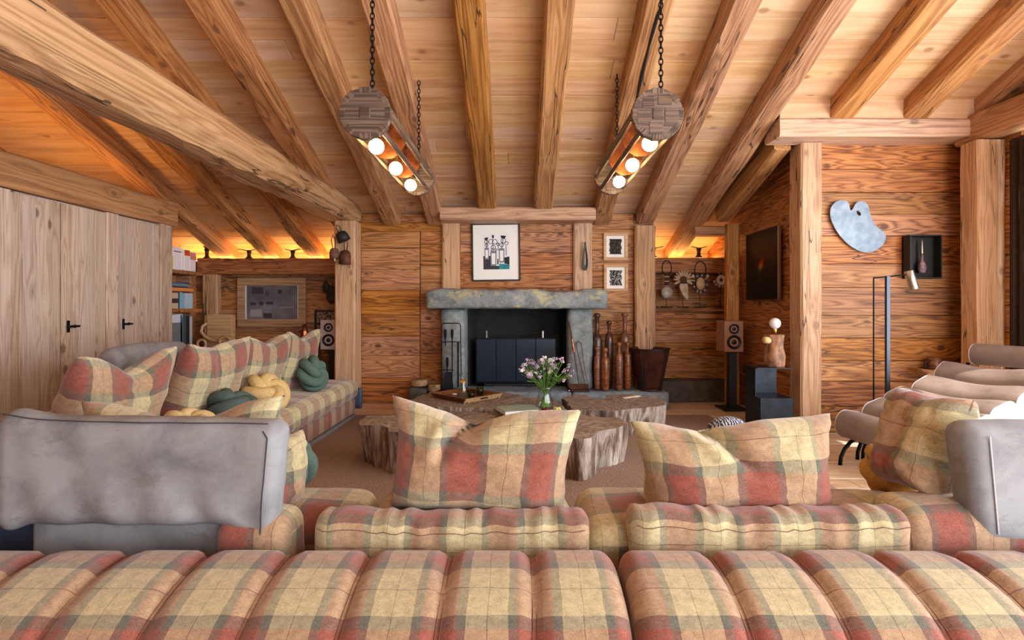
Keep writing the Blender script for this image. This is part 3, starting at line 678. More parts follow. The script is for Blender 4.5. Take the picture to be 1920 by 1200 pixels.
knot('mustard knotted cushion behind the pillow at the backrest on black rods', (1.63, 2.32, .49), felt('felt_mustard', (214, 164, 84)), (1.2, .2, .3), .06, .036, .036)
# ---- leather roll lounger by the palette wall
lou = thing('roll_lounger', 'taupe leather lounge chair of stacked bolster rolls on black tubes', 'lounge chair', (2.565, 4.15, 0), math.radians(20))
# local x = along the chair, local -y = towards the camera
rolls = [(0.02, .285, .105, .74), (.30, .355, .105, .74), (.53, .43, .105, .74), (.86, .50, .11, .72), (1.11, .615, .11, .66), (1.345, .80, .088, .42)]
for i, (s, z, r, w) in enumerate(rolls):
    pr = rrect(.33 if i < 4 else (.26 if i == 4 else r*2), r*2, r*.97, 8)
    tl = [.18, -.22, -.25, -.35, -.6, 0][i]
    pr = [(y*math.cos(tl)+zz*math.sin(tl), -y*math.sin(tl)+zz*math.cos(tl)) for y, zz in pr]
    def ex(co, w=w, i=i):
        k = math.sin(PI*min(1, max(0, co.x/w)))
        if i < 5: co.z -= .03*k*k*(1 if co.z > 0 else .6)
        return co
    m = frame((s, 0 if i < 5 else -.1, z), (0, -1, 0), (0, 0, 1))
    rl = mk('roll', loft(pr, w, .012, .04, 0, 0, .003, i, extra=ex), L_TAUPE, lou, True, M=m)
    for e in (.006, w-.006):
        pts = [ex(Vector((e, y*.985, q*.985))) for y, q in pr]
        mk('piping', tube(pts, .004, 5, True), PIPEL, rl)
for y in (-.06, -.66):
    arc = [(-.16+.0, y, .0), (-.15, y, .06), (-.11, y, .12), (-.05, y, .165), (.03, y, .19), (.12, y, .195), (.5, y, .26), (.9, y, .33), (1.2, y, .46), (1.33, y, .72)]
    mk('frame_tube', tube(arc, .014, 8), IRON, lou, True)
    for o in (0.04, .10):
        mk('leg', tube([(.06+o, y+.06, 0), (.065+o, y+.06, .06), (.085+o, y+.05, .13), (.13+o, y+.03, .19), (.17+o, y, .21)], .014, 8), IRON, lou, True)
    mk('leg', tube([(1.15, y, 0), (1.13, y, .1), (1.06, y, .22), (.95, y, .33)], .014, 8), IRON, lou, True)
# ================================================================== FIREPLACE
fp = thing('fireplace', 'stone fireplace with a rough lichened mantel slab', 'fireplace', (0, 6.4, 0))
def rough_block(x0, x1, y0, y1, z0, z1, amp=.012, step=.06, seed=0, top=None, fr=6.0):
    bm = bmesh.new(); nx, ny, nz = [max(1, int(abs(b-a)/step)) for a, b in ((x0, x1), (y0, y1), (z0, z1))]
    vs = {}
    def V(i, j, k):
        if (i, j, k) not in vs:
            p = Vector((x0+(x1-x0)*i/nx, y0+(y1-y0)*j/ny, z0+(z1-z0)*k/nz))
            e = sum((i in (0, nx), j in (0, ny), k in (0, nz)))
            if e >= 2:
                c = Vector(((x0+x1)/2, (y0+y1)/2, (z0+z1)/2)); s = Vector((i in (0, nx), j in (0, ny), k in (0, nz)))
                p -= Vector([math.copysign(.012, p[q]-c[q])*s[q] for q in range(3)])
            n = noise.noise_vector(p*fr+Vector((seed, 0, 0)))*amp+noise.noise_vector(p*fr*3+Vector((seed, 5, 0)))*amp*.5
            if k == nz and top: n.z += top(p.x)
            vs[(i, j, k)] = bm.verts.new(p+n)
        return vs[(i, j, k)]
    def q(a, b, c, d): bm.faces.new((V(*a), V(*b), V(*c), V(*d)))
    for i in range(nx):
        for j in range(ny):
            for k in (0, nz): q((i, j, k), (i+1, j, k), (i+1, j+1, k), (i, j+1, k))
        for k in range(nz):
            for j in (0, ny): q((i, j, k), (i+1, j, k), (i+1, j, k+1), (i, j, k+1))
    for j in range(ny):
        for k in range(nz):
            for i in (0, nx): q((i, j, k), (i, j+1, k), (i, j+1, k+1), (i, j, k+1))
    return bm
DY = -6.4
mtop = lambda x: -.035*math.exp(-((x-.42)/.25)**2)+.012*math.sin(x*5)+(.012 if x > .75 else 0)-.03*math.exp(-((x+1.1)/.08)**2)
mk('mantel', rough_block(-1.09, 1.045, 6.22+DY, 6.7+DY, 1.178, 1.405, .014, .045, 2, mtop), S_MANTEL, fp, True)
mk('jamb', rough_block(-.93, -.645, 6.38+DY, 6.7+DY, .2, 1.178, .008, .06, 5), S_JAMB, fp, True)
mk('jamb', rough_block(.595, .895, 6.38+DY, 6.7+DY, .2, 1.178, .008, .06, 9), S_JAMB, fp, True)
fb = bmesh.new(); zt, z0 = 1.19, .2
q = [(-.70, 6.5+DY), (-.55, 7.1+DY), (.55, 7.1+DY), (.66, 6.5+DY)]
lo = [fb.verts.new((a, b, z0)) for a, b in q]; hi = [fb.verts.new((a, b, zt)) for a, b in q]
for i in range(3): fb.faces.new((lo[i], lo[i+1], hi[i+1], hi[i]))
fb.faces.new(lo); fb.faces.new(hi[::-1])
ff = mk('firebox', fb, FIREBOX, fp); ff.modifiers.new('t', 'SOLIDIFY').thickness = -.03
mk('cheek_stone', prism([(-.655, .2), (-.64, .2), (-.64, 1.178), (-.655, 1.178)], 6.5+DY, 6.72+DY), S_JAMB, fp)
mk('hearth_stone', rough_block(-1.06, .625, 6.2+DY, 6.72+DY, 0, .205, .010, .06, 3), S_HEARTH, fp, True)
mk('hearth_stone', rough_block(.63, 1.76, 6.2+DY, 6.68+DY, 0, .208, .010, .06, 7), S_HEARTH, fp, True)
mk('hearth_stone', rough_block(-1.3, -1.07, 6.26+DY, 6.66+DY, 0, .24, .02, .05, 8), S_LEDGE, fp, True)
# fire screen of dark panels
SCR = plain('screen_dark_glass', (44, 56, 72), .2, .3)
sc = thing('fire_screen', 'dark four panel fire screen inside the fireplace', 'fire screen', (-.03, 6.74, .205))
for i in range(4): mk('panel', box(-.5+.25*i+.003, -.25+.25*i-.003, 0, .012, .05, .585, .002), SCR, sc)
fr = bmesh.new(); addbox(fr, -.51, .51, -.006, .016, .585, .6); addbox(fr, -.51, .51, -.006, .016, .03, .05); addbox(fr, -.51, -.5, -.006, .016, 0, .6); addbox(fr, .5, .51, -.006, .016, 0, .6)
mk('screen_frame', fr, IRON, sc)
mk('fender_rail', tube([(-.53, -.02, .66), (0, -.02, .65), (.3, -.02, .665)], .003, 6), STEEL, sc)
for x in (-.37, .34): mk('latch', box(x-.012, x+.012, -.012, 0, .6, .69, .003), SILVER, sc)
mk('foot_bar', box(-.4, .5, -.06, .0, 0, .03, .003), BLACK, sc)
# companion set
cs = thing('fire_tool_stand', 'black iron fire tool stand hung with tools against the stone jamb', 'fire tools', (-.79, 6.28, .205))
pts = [(-.112, 0, .0), (-.115, 0, .55), (-.115, 0, .77), (-.1, 0, .80), (.09, 0, .80), (.108, 0, .775), (.112, 0, .5), (.12, 0, 0)]
mk('stand_frame', tube(pts, .006, 8), IRON, cs); mk('cross_bar', tube([(-.112, 0, .58), (.112, 0, .58)], .005, 6), IRON, cs)
mk('cross_bar', tube([(-.112, 0, .25), (.03, 0, .25)], .005, 6), IRON, cs); mk('base', box(-.14, .14, -.09, .09, 0, .02, .004), IRON, cs)
for x, z in ((-.067, .67), (.012, .67), (-.045, .34)):
    h = mk('tool', lathe([(.006, -.5 if z > .5 and x > 0 else -.1), (.006, -.02), (.011, 0), (.017, .05), (.015, .09), (.006, .1)], 12), IRON, cs, True, loc=(x, -.02, z-.04))
mk('fork', addbox(addbox(addbox(box(-.095, -.04, -.024, -.016, .49, .50), -.094, -.086, -.024, -.016, .42, .49), -.072, -.064, -.024, -.016, .42, .49), -.049, -.041, -.024, -.016, .42, .49), SILVER, cs)
mk('shovel_blade', prism([(-.1, .03), (.03, .03), (.01, .23), (-.07, .23)], -.03, -.02), STEEL, cs)
mk('poker', addbox(box(.07, .095, -.03, -.02, .05, .47, .003), .068, .098, -.032, -.016, .46, .58, .004), BLACK, cs)
# shovel and tongs on the other jamb
ts = thing('ash_shovel', 'rusty long handled ash shovel leaning on the stone jamb', 'shovel', (.72, 6.27, .215))
mk('pan', addbox(box(-.11, .11, -.07, .06, 0, .012, .003), -.11, .11, .05, .06, 0, .07, .003), RUST, ts)
mk('handle', tube([(-.0, .0, .012), (-.04, .03, .3), (-.085, .07, .62), (-.115, .1, .80)], [.006, .006, .009, .007], 8), RUST, ts)
mk('ferrule', tube([(-.063, .045, .45), (-.085, .068, .6)], .012, 8), COPPER, ts)
to = thing('fire_tongs', 'thin hairpin fire tongs leaning on the stone jamb', 'tongs', (.78, 6.29, .215))
mk('tong_rod', tube([(.03, 0, 0), (-.02, .03, .2), (-.09, .07, .52), (-.087, .075, .555), (-.06, .075, .575), (-.03, .07, .55), (-.01, .05, .35), (.05, 0, .0)], .004, 6), RUST, to)
# log discs
for lab, x, y, z, r, h in (('round birch log slice at the end of the hearth', -1.19, 6.4, .262, .10, .07), ('smaller bare log slice on the hearth beside the tool stand', -.99, 6.3, .212, .075, .075)):
    t = thing('log_slice', lab, 'log', (x, y, z-.008)); mk('log_body', lathe([(r*.97, 0), (r, .01), (r*.98, h-.008), (r*.94, h)], 20), plain('log_bark_%d' % int(r*100), (190, 156, 112), .85, 0, 18, .45, .3), t, True)
# Indian clubs
def club(x, d, zt, r, mat, label, shoulder=.62):
    z0 = .215; H = zt-z0
    prof = [(r*.72, 0), (r*.86, .012), (r*.95, H*.2), (r, H*.45), (r*.98, H*shoulder*.93), (r*.8, H*shoulder+.012), (r*.42, H*shoulder+.03), (r*.36, H*.85), (r*.42, H-.055), (r*.62, H-.04), (r*.66, H-.022), (r*.45, H-.004), (0.0005, H)]
    t = thing('exercise_club', label, 'club', (x, d, z0)); mk('club_body', lathe(prof, 22), mat, t, True)
club(px(1120, 6.5), 6.52, pz(587, 6.5), .066, W_CLUBD, 'tall thick necked wooden club against the stone jamb', .68)
club(px(1142, 6.47), 6.47, pz(601, 6.47), .053, W_CLUBD, 'tall slim near-black wooden club in the middle of the row', .78)
club(px(1172, 6.5), 6.52, pz(586, 6.5), .066, W_CLUB, 'tall pale grey-brown club standing next to the timber post', .70)
club(px(1120.5, 6.33), 6.34, pz(649, 6.33), .041, W_CLUB, 'short reddish club standing in front of the jamb-side tall club', .74)
club(px(1134.5, 6.3), 6.29, pz(651, 6.3), .050, W_CLUB, 'short pale tapered club in front of the near-black club', .72).__class__
club(px(1160.5, 6.3), 6.29, pz(641, 6.3), .047, W_CLUB, 'honey coloured club in front of the tall grey-brown club', .73)
club(px(1177, 6.33), 6.35, pz(641, 6.33), .043, W_CLUB, 'slim brown club beside the leather bucket', .74)
bk = thing('leather_bucket', 'dark brown leather bucket with flared sides on the hearth', 'bucket', (px(1219, 6.36), 6.36, .212))
mk('bucket_body', lathe([(.125, .02), (.14, .03), (.225, .475), (.232, .49), (.222, .49), (.13, .06), (.001, .05)], 28), L_DARK, bk, True)
mk('rim', tube([(.229*math.cos(a*PI/14), .229*math.sin(a*PI/14), .488) for a in range(28)], .008, 6, True), BLACK, bk, True)
for a in (-2.3, -.85, .8, 2.4):
    c, s_ = math.cos(a), math.sin(a); mk('rib', tube([(.14*c, .14*s_, .0), (.15*c, .15*s_, .05), (.232*c, .232*s_, .47)], .007, 6), BLACK, bk)
mk('foot_ring', lathe([(.118, 0), (.14, 0), (.14, .02), (.118, .02)], 24, cap=False), L_DARK, bk)
mk('stitch_line', tube([(.196*math.cos(a*PI/14), .196*math.sin(a*PI/14), .32) for a in range(28)], .003, 5, True), PIPEL if False else L_DARK, bk)
# ================================================================== LOG TABLE
def trunk_mats():
    s = NT('trunk_top'); v, _ = s.coords(); v = s.node('ShaderNodeTexCoord').outputs['Object']
    w = s.noise(v, 2.2, 3, .5, .8); r = s.math('PINGPONG', s.math('MULTIPLY', w, 16), .5); n = s.noise(v, 24, 5, .7)
    c = s.ramp(s.math('ADD', s.math('MULTIPLY', r, .7), s.math('MULTIPLY', n, .6)), [(.2, (96, 80, 70)), (.55, (152, 136, 124)), (.9, (196, 184, 172))])
    ck = s.math('LESS_THAN', s.math('ABSOLUTE', s.math('SUBTRACT', s.noise(v, 3.4, 4, .6, 1.2), .5)), .006); c = s.mix(s.math('MULTIPLY', ck, .75), c, (48, 34, 26))
    s.bump(s.math('ADD', n, r), .4, .01); top = s.out(c, .6)
    s = NT('trunk_side'); v = s.node('ShaderNodeTexCoord').outputs['Object']
    n = s.noise(scaled(s, v, (9, 9, 1.6)), 1.6, 6, .68, .5); b = s.noise(v, 3.0, 3)
    c = s.ramp(s.math('ADD', s.math('MULTIPLY', n, .75), s.math('MULTIPLY', b, .3)), [(.36, (46, 32, 25)), (.5, (112, 90, 76)), (.66, (206, 194, 182))]); s.bump(n, 1.0, .03)
    return top, s.out(c, .85)
T_TOP, T_SIDE = trunk_mats()
def trunk(outline, h, label, seed, under=.12, amp=.05, z0=.014):
    # resample the closed outline, wobble it, then sweep it down with deep vertical flutes
    pts = []; n = len(outline)
    for i in range(n):
        a, b = Vector(outline[i]).to_2d() if len(outline[i]) == 3 else Vector(outline[i]), Vector(outline[(i+1) % n])
        m = max(1, int((b-a).length/.035))
        for j in range(m): pts.append(a+(b-a)*(j/m))
    for _ in range(3): pts = [(pts[i-1]+pts[i]*2+pts[(i+1) % len(pts)])/4 for i in range(len(pts))]
    c = sum(pts, Vector((0, 0)))/len(pts); N = len(pts); bm = bmesh.new(); rings = []
    t = thing('trunk_table', label, 'coffee table', (c.x, c.y, z0), 0, 'slabs of the tree trunk table')
    for k in range(8):
        z = h*(1-k/7); f = k/7; ring = []
        for i, p in enumerate(pts):
            d_ = (p-c); L = d_.length; dn = d_/L
            w = noise.noise(Vector((p.x*4+seed, p.y*4, 0)))*amp*.9+noise.noise(Vector((p.x*9+seed, p.y*9, 2)))*amp*.6+noise.noise(Vector((p.x*13+seed, p.y*13, z*1.5)))*amp*.9*(0.45+f)
            ins = under*f*(.6+.9*noise.noise(Vector((p.x*3, p.y*3+seed, 3.3))))
            if k == 0: w -= .006
            r = L+w-max(-.03, ins); q = c+dn*r
            zz = z+(noise.noise(Vector((p.x*5+seed, p.y*5, 7)))*.016 if k <= 1 else 0)
            ring.append(bm.verts.new((q.x-c.x, q.y-c.y, max(0, zz) if k < 7 else 0)))
        rings.append(ring)
    for a, b in zip(rings, rings[1:]):
        for i in range(N): bm.faces.new((a[i], a[(i+1) % N], b[(i+1) % N], b[i]))
    side = mk('bark_side', bm, T_SIDE, t, True)
    bt = bmesh.new(); vs = [bt.verts.new(v) for v in [Vector(x.co) for x in []]]
    me = side.data; top = [Vector(me.vertices[i].co) for i in range(N)]
    vs = [bt.verts.new((p.x*.998, p.y*.998, p.z+.001)) for p in top]; lo2 = [bt.verts.new((p.x*.98, p.y*.98, h*.8)) for p in top]
    f = bt.faces.new(vs); 
    for i in range(N): bt.faces.new((vs[i], lo2[i], lo2[(i+1) % N], vs[(i+1) % N]))
    bmesh.ops.triangulate(bt, faces=[f])
    mk('cut_top', bt, T_TOP, t)
    return t
trunk([(-1.1, 5.3), (-.95, 5.75), (-.5, 5.95), (-.1, 5.8), (.05, 5.5), (.36, 5.42), (.42, 4.85), (.38, 4.5), (.02, 4.46), (-.12, 4.85), (-.5, 4.92), (-.95, 4.88), (-1.14, 5.05)], .255, 'tree trunk table slab carrying the tray and vase', 1.3, .05)
trunk([(-.86, 4.74), (-.5, 4.86), (-.2, 4.76), (-.16, 4.55), (-.25, 4.42), (-.5, 4.36), (-.78, 4.45), (-.9, 4.6)], .225, 'smaller cracked trunk slab with white broken edges below the tray', 4.1, .05, .07)
trunk([(-1.28, 4.28), (-1.19, 3.98), (-1.03, 3.92), (-.94, 3.76), (-.6, 3.7), (-.25, 3.74), (-.22, 4.24), (-.7, 4.32), (-1.0, 4.36)], .30, 'dark fluted trunk slab nearest the long sofa', 7.7, .1, .06)
trunk([(-.19, 3.78), (.2, 3.68), (.47, 3.60), (.56, 3.78), (.68, 3.92), (.83, 4.06), (.8, 4.34), (.5, 4.42), (0, 4.4), (-.19, 4.25)], .29, 'trunk slab with a bleached right-hand end, beside the dented pillow', 9.2, .06, .05)
trunk([(.48, 4.82), (.47, 5.5), (.58, 5.68), (.72, 5.7), (.74, 5.42), (.9, 5.42), (.93, 5.7), (1.25, 5.72), (1.5, 5.32), (1.36, 5.02), (1.05, 4.86), (.75, 4.78)], .25, 'trunk slab with a square notch, closest to the hearth bucket', 12.9, .06)
tag(mk('driftwood_sliver', prism([(-.11, 0), (0, .0), (.1, .005), (.09, .016), (0, .014), (-.12, .006)], -.02, .02), plain('wood_bleached', (226, 210, 188), .8, 0, 20, .2), loc=(1.16, 5.45, .272), rot=(0, 0, .45)), 'thin bleached wood sliver on the notched trunk slab', 'driftwood')
# tray, carafe, glasses
tr = thing('wooden_tray', 'square dark wood tray with slanted sides on the trunk slab', 'tray', (-.53, 5.42, .274), .82)
mk('tray_base', box(-.21, .21, -.24, .24, 0, .012, .003), W_TRAY, tr)
for sgn in (-1, 1):
    mk('tray_side', prism([(-.21*1, .0), (-.195, 0), (-.235, .05), (-.25, .05)] if sgn < 0 else [(.21, 0), (.195, 0), (.235, .05), (.25, .05)], -.25, .25), W_TRAY, tr)
    s = mk('tray_side', prism([(-.24, 0), (-.225, 0), (-.265, .05), (-.28, .05)] if sgn < 0 else [(.24, 0), (.225, 0), (.265, .05), (.28, .05)], -.24, .24), W_TRAY if sgn > 0 else W_LIGHT, tr); s.rotation_euler = (0, 0, PI/2)
mk('handle_slot', box(-.05, .05, -.272, -.262, .022, .036, .004), BLACK, tr)
cf = thing('carafe', 'glass water carafe with an orange slice on the tray', 'carafe', (px(868, 5.32), 5.32, .288))
mk('carafe_glass', lathe([(.001, .0), (.05, 0), (.055, .012), (.05, .08), (.036, .14), (.03, .18), (.034, .215), (.05, .25), (.047, .25), (.031, .215), (.0275, .18), (.033, .14), (.047, .08), (.051, .016), (.001, .008)], 24), GLASS, cf, True)
mk('orange_slice', lathe([(.001, -.008), (.03, -.008), (.034, 0), (.03, .008), (.001, .008)], 16), plain('orange_flesh', (244, 150, 30), .5), cf, loc=(.0, 0, .165), rot=(.25, .1, 0))
for x, d, lab in ((884, 5.28, 'green tinted tumbler close beside the carafe'), (900, 5.5, 'green tinted tumbler standing alone at the tray edge')):
    g = thing('tumbler', lab, 'glass', (px(x, d), d, .288)); mk('tumbler_glass', lathe([(.001, 0), (.034, 0), (.042, .085), (.0395, .085), (.032, .008), (.001, .008)], 20), GLASSG, g, True)
tag(mk('pebble', uvsphere(.022, (0, 0, .0), 12, 8, (1.2, 1, .5)), plain('pebble_white', (226, 222, 214), .5), None, True, loc=(-.66, 5.5, .297)), 'small pale pebble lying in the wooden tray', 'pebble')
# book
bk2 = thing('book', 'thin sage green book lying on the trunk slab by the vase', 'book', (.0, 4.72, .274), .35)
mk('cover', box(-.17, .17, -.13, .13, .028, .032, .001), plain('book_sage', (150, 166, 150), .6), bk2); mk('cover', box(-.17, .17, -.13, .13, 0, .004, .001), bpy.data.materials['book_sage'], bk2)
mk('pages', box(-.165, .167, -.127, .127, .004, .028), WHITE, bk2)
# vase with meadow flowers
va = thing('flower_vase', 'glass vase with lilac and white meadow flowers on the trunk slab', 'vase', (.24, 4.86, .272))
mk('vase_glass', lathe([(.001, 0), (.075, 0), (.085, .01), (.08, .07), (.058, .13), (.06, .17), (.078, .215), (.075, .215), (.056, .17), (.054, .13), (.075, .07), (.078, .014), (.001, .01)], 24), GLASS, va, True)
STEM = plain('stem_green', (112, 150, 66), .6); LEAF = plain('leaf_green', (98, 146, 64), .6, 0, 20, .3)
st = bmesh.new(); heads = []; rs = random.Random(3)
for i in range(84):
    a = rs.uniform(0, 2*PI); sp_ = rs.uniform(.03, .27); h = rs.uniform(.26, .40) if sp_ < .2 else rs.uniform(.2, .34)
    e = Vector((math.cos(a)*sp_, math.sin(a)*sp_*.7, h+.06)); b = Vector((-math.cos(a)*.045, -math.sin(a)*.045, .015))
    tube([b, Vector((math.cos(a)*.01, math.sin(a)*.01, .14)), Vector((e.x*.45, e.y*.45, .25)), e], .0026, 4, bm=st, caps=False); heads.append(e)
tag(mk('stems', st, STEM, va, True), kind='stuff')
lf = bmesh.new()
for i in range(420):
    e = rs.choice(heads); f_ = rs.uniform(.45, .9); p = Vector((e.x*f_*.8, e.y*f_*.8, .18+(e.z-.18)*f_)); L_ = rs.uniform(.03, .06); a = rs.uniform(0, 2*PI); up = rs.uniform(-.3, .9)
    dv = Vector((math.cos(a), math.sin(a), up)).normalized(); sd = dv.cross(Vector((0, 0, 1))).normalized()*L_*.22
    vs = [lf.verts.new(p), lf.verts.new(p+dv*L_*.5+sd+Vector((0, 0, .004))), lf.verts.new(p+dv*L_), lf.verts.new(p+dv*L_*.5-sd)]; lf.faces.new(vs)
tag(mk('leaves', lf, LEAF, va), kind='stuff')
PET = [plain('petal_lilac', (186, 160, 206), .7), plain('petal_white', (236, 232, 240), .7), plain('petal_pink', (216, 184, 210), .7)]
for i, e in enumerate(heads[:60]):
    fh = bmesh.new(); big = i % 3 == 0
    for k in range(16 if big else 9):
        v_ = Vector((rs.gauss(0, 1), rs.gauss(0, 1), rs.gauss(0, .7))).normalized()*rs.uniform(.01, .034 if big else .024)
        n_ = v_.normalized(); t1 = n_.orthogonal().normalized(); t2 = n_.cross(t1); s_ = rs.uniform(.006, .011)
        c0 = fh.verts.new(v_+n_*s_*.5); ring = [fh.verts.new(v_+(t1*math.cos(q*2*PI/5)+t2*math.sin(q*2*PI/5))*s_) for q in range(5)]
        for q in range(5): fh.faces.new((c0, ring[q], ring[(q+1) % 5]))
    mk('flower_head', fh, PET[(0, 1, 2, 1, 0)[i % 5]], va, loc=e)
# fruit
for lab, x, y, c, n in (('bunch of dark red grapes in front of the vase', .235, 4.63, (96, 26, 32), 12), ('bunch of pale green grapes beside the red grapes', .34, 4.66, (206, 210, 120), 10)):
    t = thing('grape_bunch', lab, 'grapes', (x, y, .272)); m = plain('grape_%d' % c[0], c, .25)
    for i in range(n):
        lay = i//7; a = i*2.4; r_ = (.018+.028*((i % 7)/7))*(1-.45*lay); mk('grape', uvsphere(.0155, (0, 0, 0), 10, 7), m, t, True, loc=(r_*1.5*math.cos(a), r_*math.sin(a), .0155+.022*lay))
# knitted pouf
pf = NT('knit_blue_white'); v = pf.node('ShaderNodeTexCoord').outputs['Object']; wv = pf.node('ShaderNodeTexWave'); pf.put(wv.inputs['Vector'], v); wv.inputs['Scale'].default_value = 14; wv.inputs['Distortion'].default_value = 5; wv.inputs['Detail'].default_value = 2; wv.inputs['Detail Scale'].default_value = 3
pf.bump(wv.outputs['Fac'], .8, .01); PFM = pf.out(pf.ramp(wv.outputs['Fac'], [(.45, (44, 54, 92)), (.6, (206, 210, 222))]), .9)
tag(mk('knitted_pouf', lathe([(.12, 0), (.165, .04), (.18, .12), (.16, .20), (.1, .255), (.04, .272), (.001, .275)], 28), PFM, None, True, loc=(1.74, 4.42, .014)), 'small blue and white knitted pouf on the rug', 'pouf')
# ================================================================== PENDANTS
BULB = emis('bulb_glow', (255, 214, 150), 34)
def chain(parent, top, bot, s=.045):
    top, bot = Vector(top), Vector(bot); n = max(2, int((top-bot).length/(s*.72))); bm = bmesh.new()
    for i in range(n):
        c = bot+(top-bot)*((i+.5)/n); pts = []
        for k in range(10):
            a = 2*PI*k/10; u, w = math.cos(a)*s*.26, math.sin(a)*s*.5
            pts.append(c+(Vector((u, 0, w)) if i % 2 else Vector((0, u, w))))
        tube(pts, s*.085, 5, True, bm)
    return tag(mk('chain', bm, IRON, parent, True), kind='stuff')
def pendant(X, d1, d2, z, bulbs, bz, label, boarded):
    t = thing('lantern_pendant', label, 'pendant lamp', (X, d1, z)); L = d2-d1; R = .15
    for y in (0, L):
        dk = mk('end_disc', lathe([(R*.97, -.02), (R, -.012), (R, .012), (R*.97, .02)], 36), W_PEND, t, loc=(0, y, 0), rot=(PI/2, 0, 0))
        for k in range(8):
            a = k*PI/4; pg = box(-.017, .017, -.035, .035, -.022, .022, .003)
            mk('peg', pg, W_PEND, dk, loc=(math.cos(a)*.132, math.sin(a)*.132, 0), rot=(0, 0, a))
        mk('hub', box(-.032, .032, -.032, .032, -.027, .027, .005), W_PEND, dk)
        if boarded:
            for k, (x0, x1, z0, z1) in enumerate(((-.09, -.02, .03, .1), (.0, .08, .05, .11), (-.12, -.04, -.05, .02), (.04, .12, -.06, .03), (-.05, .03, -.12, -.05))): mk('end_grain_block', box(x0, x1, z0, z1, .018, .023, .002), W_PEND, dk)
    for k in (0, 1, 2, 3, 4, 5, 7):
        a = k*PI/4; r = mk('rail', beam_bm(L, .03, .022, k+X, .002, .004), W_PEND, t, M=frame((math.cos(a)*.132, 0, math.sin(a)*.132), (0, 1, 0), (math.cos(a), 0, math.sin(a))))
    for i, db in enumerate(bulbs):
        y = db-d1; b = mk('bulb', uvsphere(.0475, (0, 0, 0), 20, 14), BULB, t, True, loc=(0, y, bz-z))
        mk('socket', lathe([(.017, .04), (.017, .085), (.012, .1)], 12), BRASS, b)
        if i < 2:
            ym = (bulbs[i]+bulbs[i+1])/2-d1
            mk('divider', lathe([(.125, -.006), (.125, .006)], 28), COPPER, t, loc=(0, ym, 0), rot=(PI/2, 0, 0))
    mk('wiring_bar', box(-.02, .02, .03, L-.03, .0, .02), BLACK, t)
    for y in (.03, L-.08): chain(t, (.03, y, zc(d1+y)-z-.01), (.03, y, R-.01))
pendant(-.887, 3.1, 4.67, 2.32, (3.33, 3.86, 4.39), 2.2, 'cylindrical wooden lantern pendant nearer the log beam, smooth dark end disc', False)
pendant(.806, 3.1, 4.60, 2.315, (3.27, 3.77, 4.27), 2.2, 'cylindrical wooden lantern pendant with an end disc of square end grain blocks', True)
# ================================================================== PICTURES
def fr_bm(w, h, fw, t):
    bm = bmesh.new(); addbox(bm, -w/2, w/2, -t, 0, h/2-fw, h/2, .002); addbox(bm, -w/2, w/2, -t, 0, -h/2, -h/2+fw, .002)
    addbox(bm, -w/2, -w/2+fw, -t, 0, -h/2+fw, h/2-fw, .002); addbox(bm, w/2-fw, w/2, -t, 0, -h/2+fw, h/2-fw, .002); return bm
INK = plain('ink_black', (34, 34, 40), .8); INKG = plain('ink_grey', (120, 128, 140), .8); TEAL = plain('ink_teal', (48, 152, 164), .8, 0, 30, .3); INKN = plain('ink_slate', (58, 60, 74), .8, 0, 40, .4)
pc = thing('framed_print', 'black framed print of stylised bottles above the mantel', 'picture', (px(930, 6.66), 6.668, pz(473, 6.66)), 0)
pc.rotation_euler = (0, -.012, 0)
W_, H_ = .605, .72
mk('frame', fr_bm(W_, H_, .018, .03), BLACK, pc); mk('mat_board', box(-W_/2+.015, W_/2-.015, -.012, -.002, -H_/2+.015, H_/2-.015), WHITE, pc)
pr = mk('print', box(-.17, .17, -.0135, -.0125, -.21, .235), plain('print_paper', (232, 234, 240), .8), pc)
def pm(x, y): return ((x-500)/1000*.667, (635-y)/1000*.667)      # zoomed-photo coordinates of this picture -> metres
def shape(pts, m, lay=0): mk('print_shape', prism([pm(*p) for p in pts], -.0142-lay*.0004, -.0138-lay*.0004), m, pr)
shape([(262, 705), (400, 700), (400, 890), (560, 890), (560, 955), (262, 955)], INKN); shape([(560, 845), (750, 870), (750, 955), (560, 955)], TEAL); shape([(655, 735), (750, 715), (750, 870), (655, 850)], INK)
for (x0, x1, y0, y1, c) in ((392, 512, 610, 890, INKG), (550, 660, 560, 830, INKG), (285, 370, 545, 770, INKG)):
    k = (x1-x0)*.14; shape([(x0, y0+20), (x0+k, y0), (x1-k, y0), (x1, y0+20), (x1-k*.5, y1), (x0+k*.5, y1)], c, 1)
    shape([(x0+k*1.4, y0+45), (x1-k*1.4, y0+45), (x1-k*1.7, y1-30), (x0+k*1.7, y1-30)], WHITE, 2)
shape([(280, 370), (352, 352), (355, 395), (298, 408)], INK, 1); shape([(590, 322), (690, 330), (672, 380), (600, 372)], INK, 1)
shape([(425, 320), (445, 310), (466, 320), (464, 355), (446, 388), (430, 360)], INK, 1); shape([(522, 760), (545, 760), (545, 870), (520, 862)], INK, 1)
for (cx_, cy_, r1) in ((405, 435, 42), (480, 440, 44), (320, 440, 34), (640, 420, 45), (700, 470, 30), (450, 540, 40), (325, 500, 28), (610, 500, 36), (540, 490, 24), (430, 590, 22), (500, 590, 20)):
    ring = [Vector((pm(cx_+r1*math.cos(a*PI/8), cy_+r1*math.sin(a*PI/8))[0], -.0145, pm(cx_+r1*math.cos(a*PI/8), cy_+r1*math.sin(a*PI/8))[1])) for a in range(16)]
    mk('print_shape', tube(ring, .0035, 4, True), INK, pr)
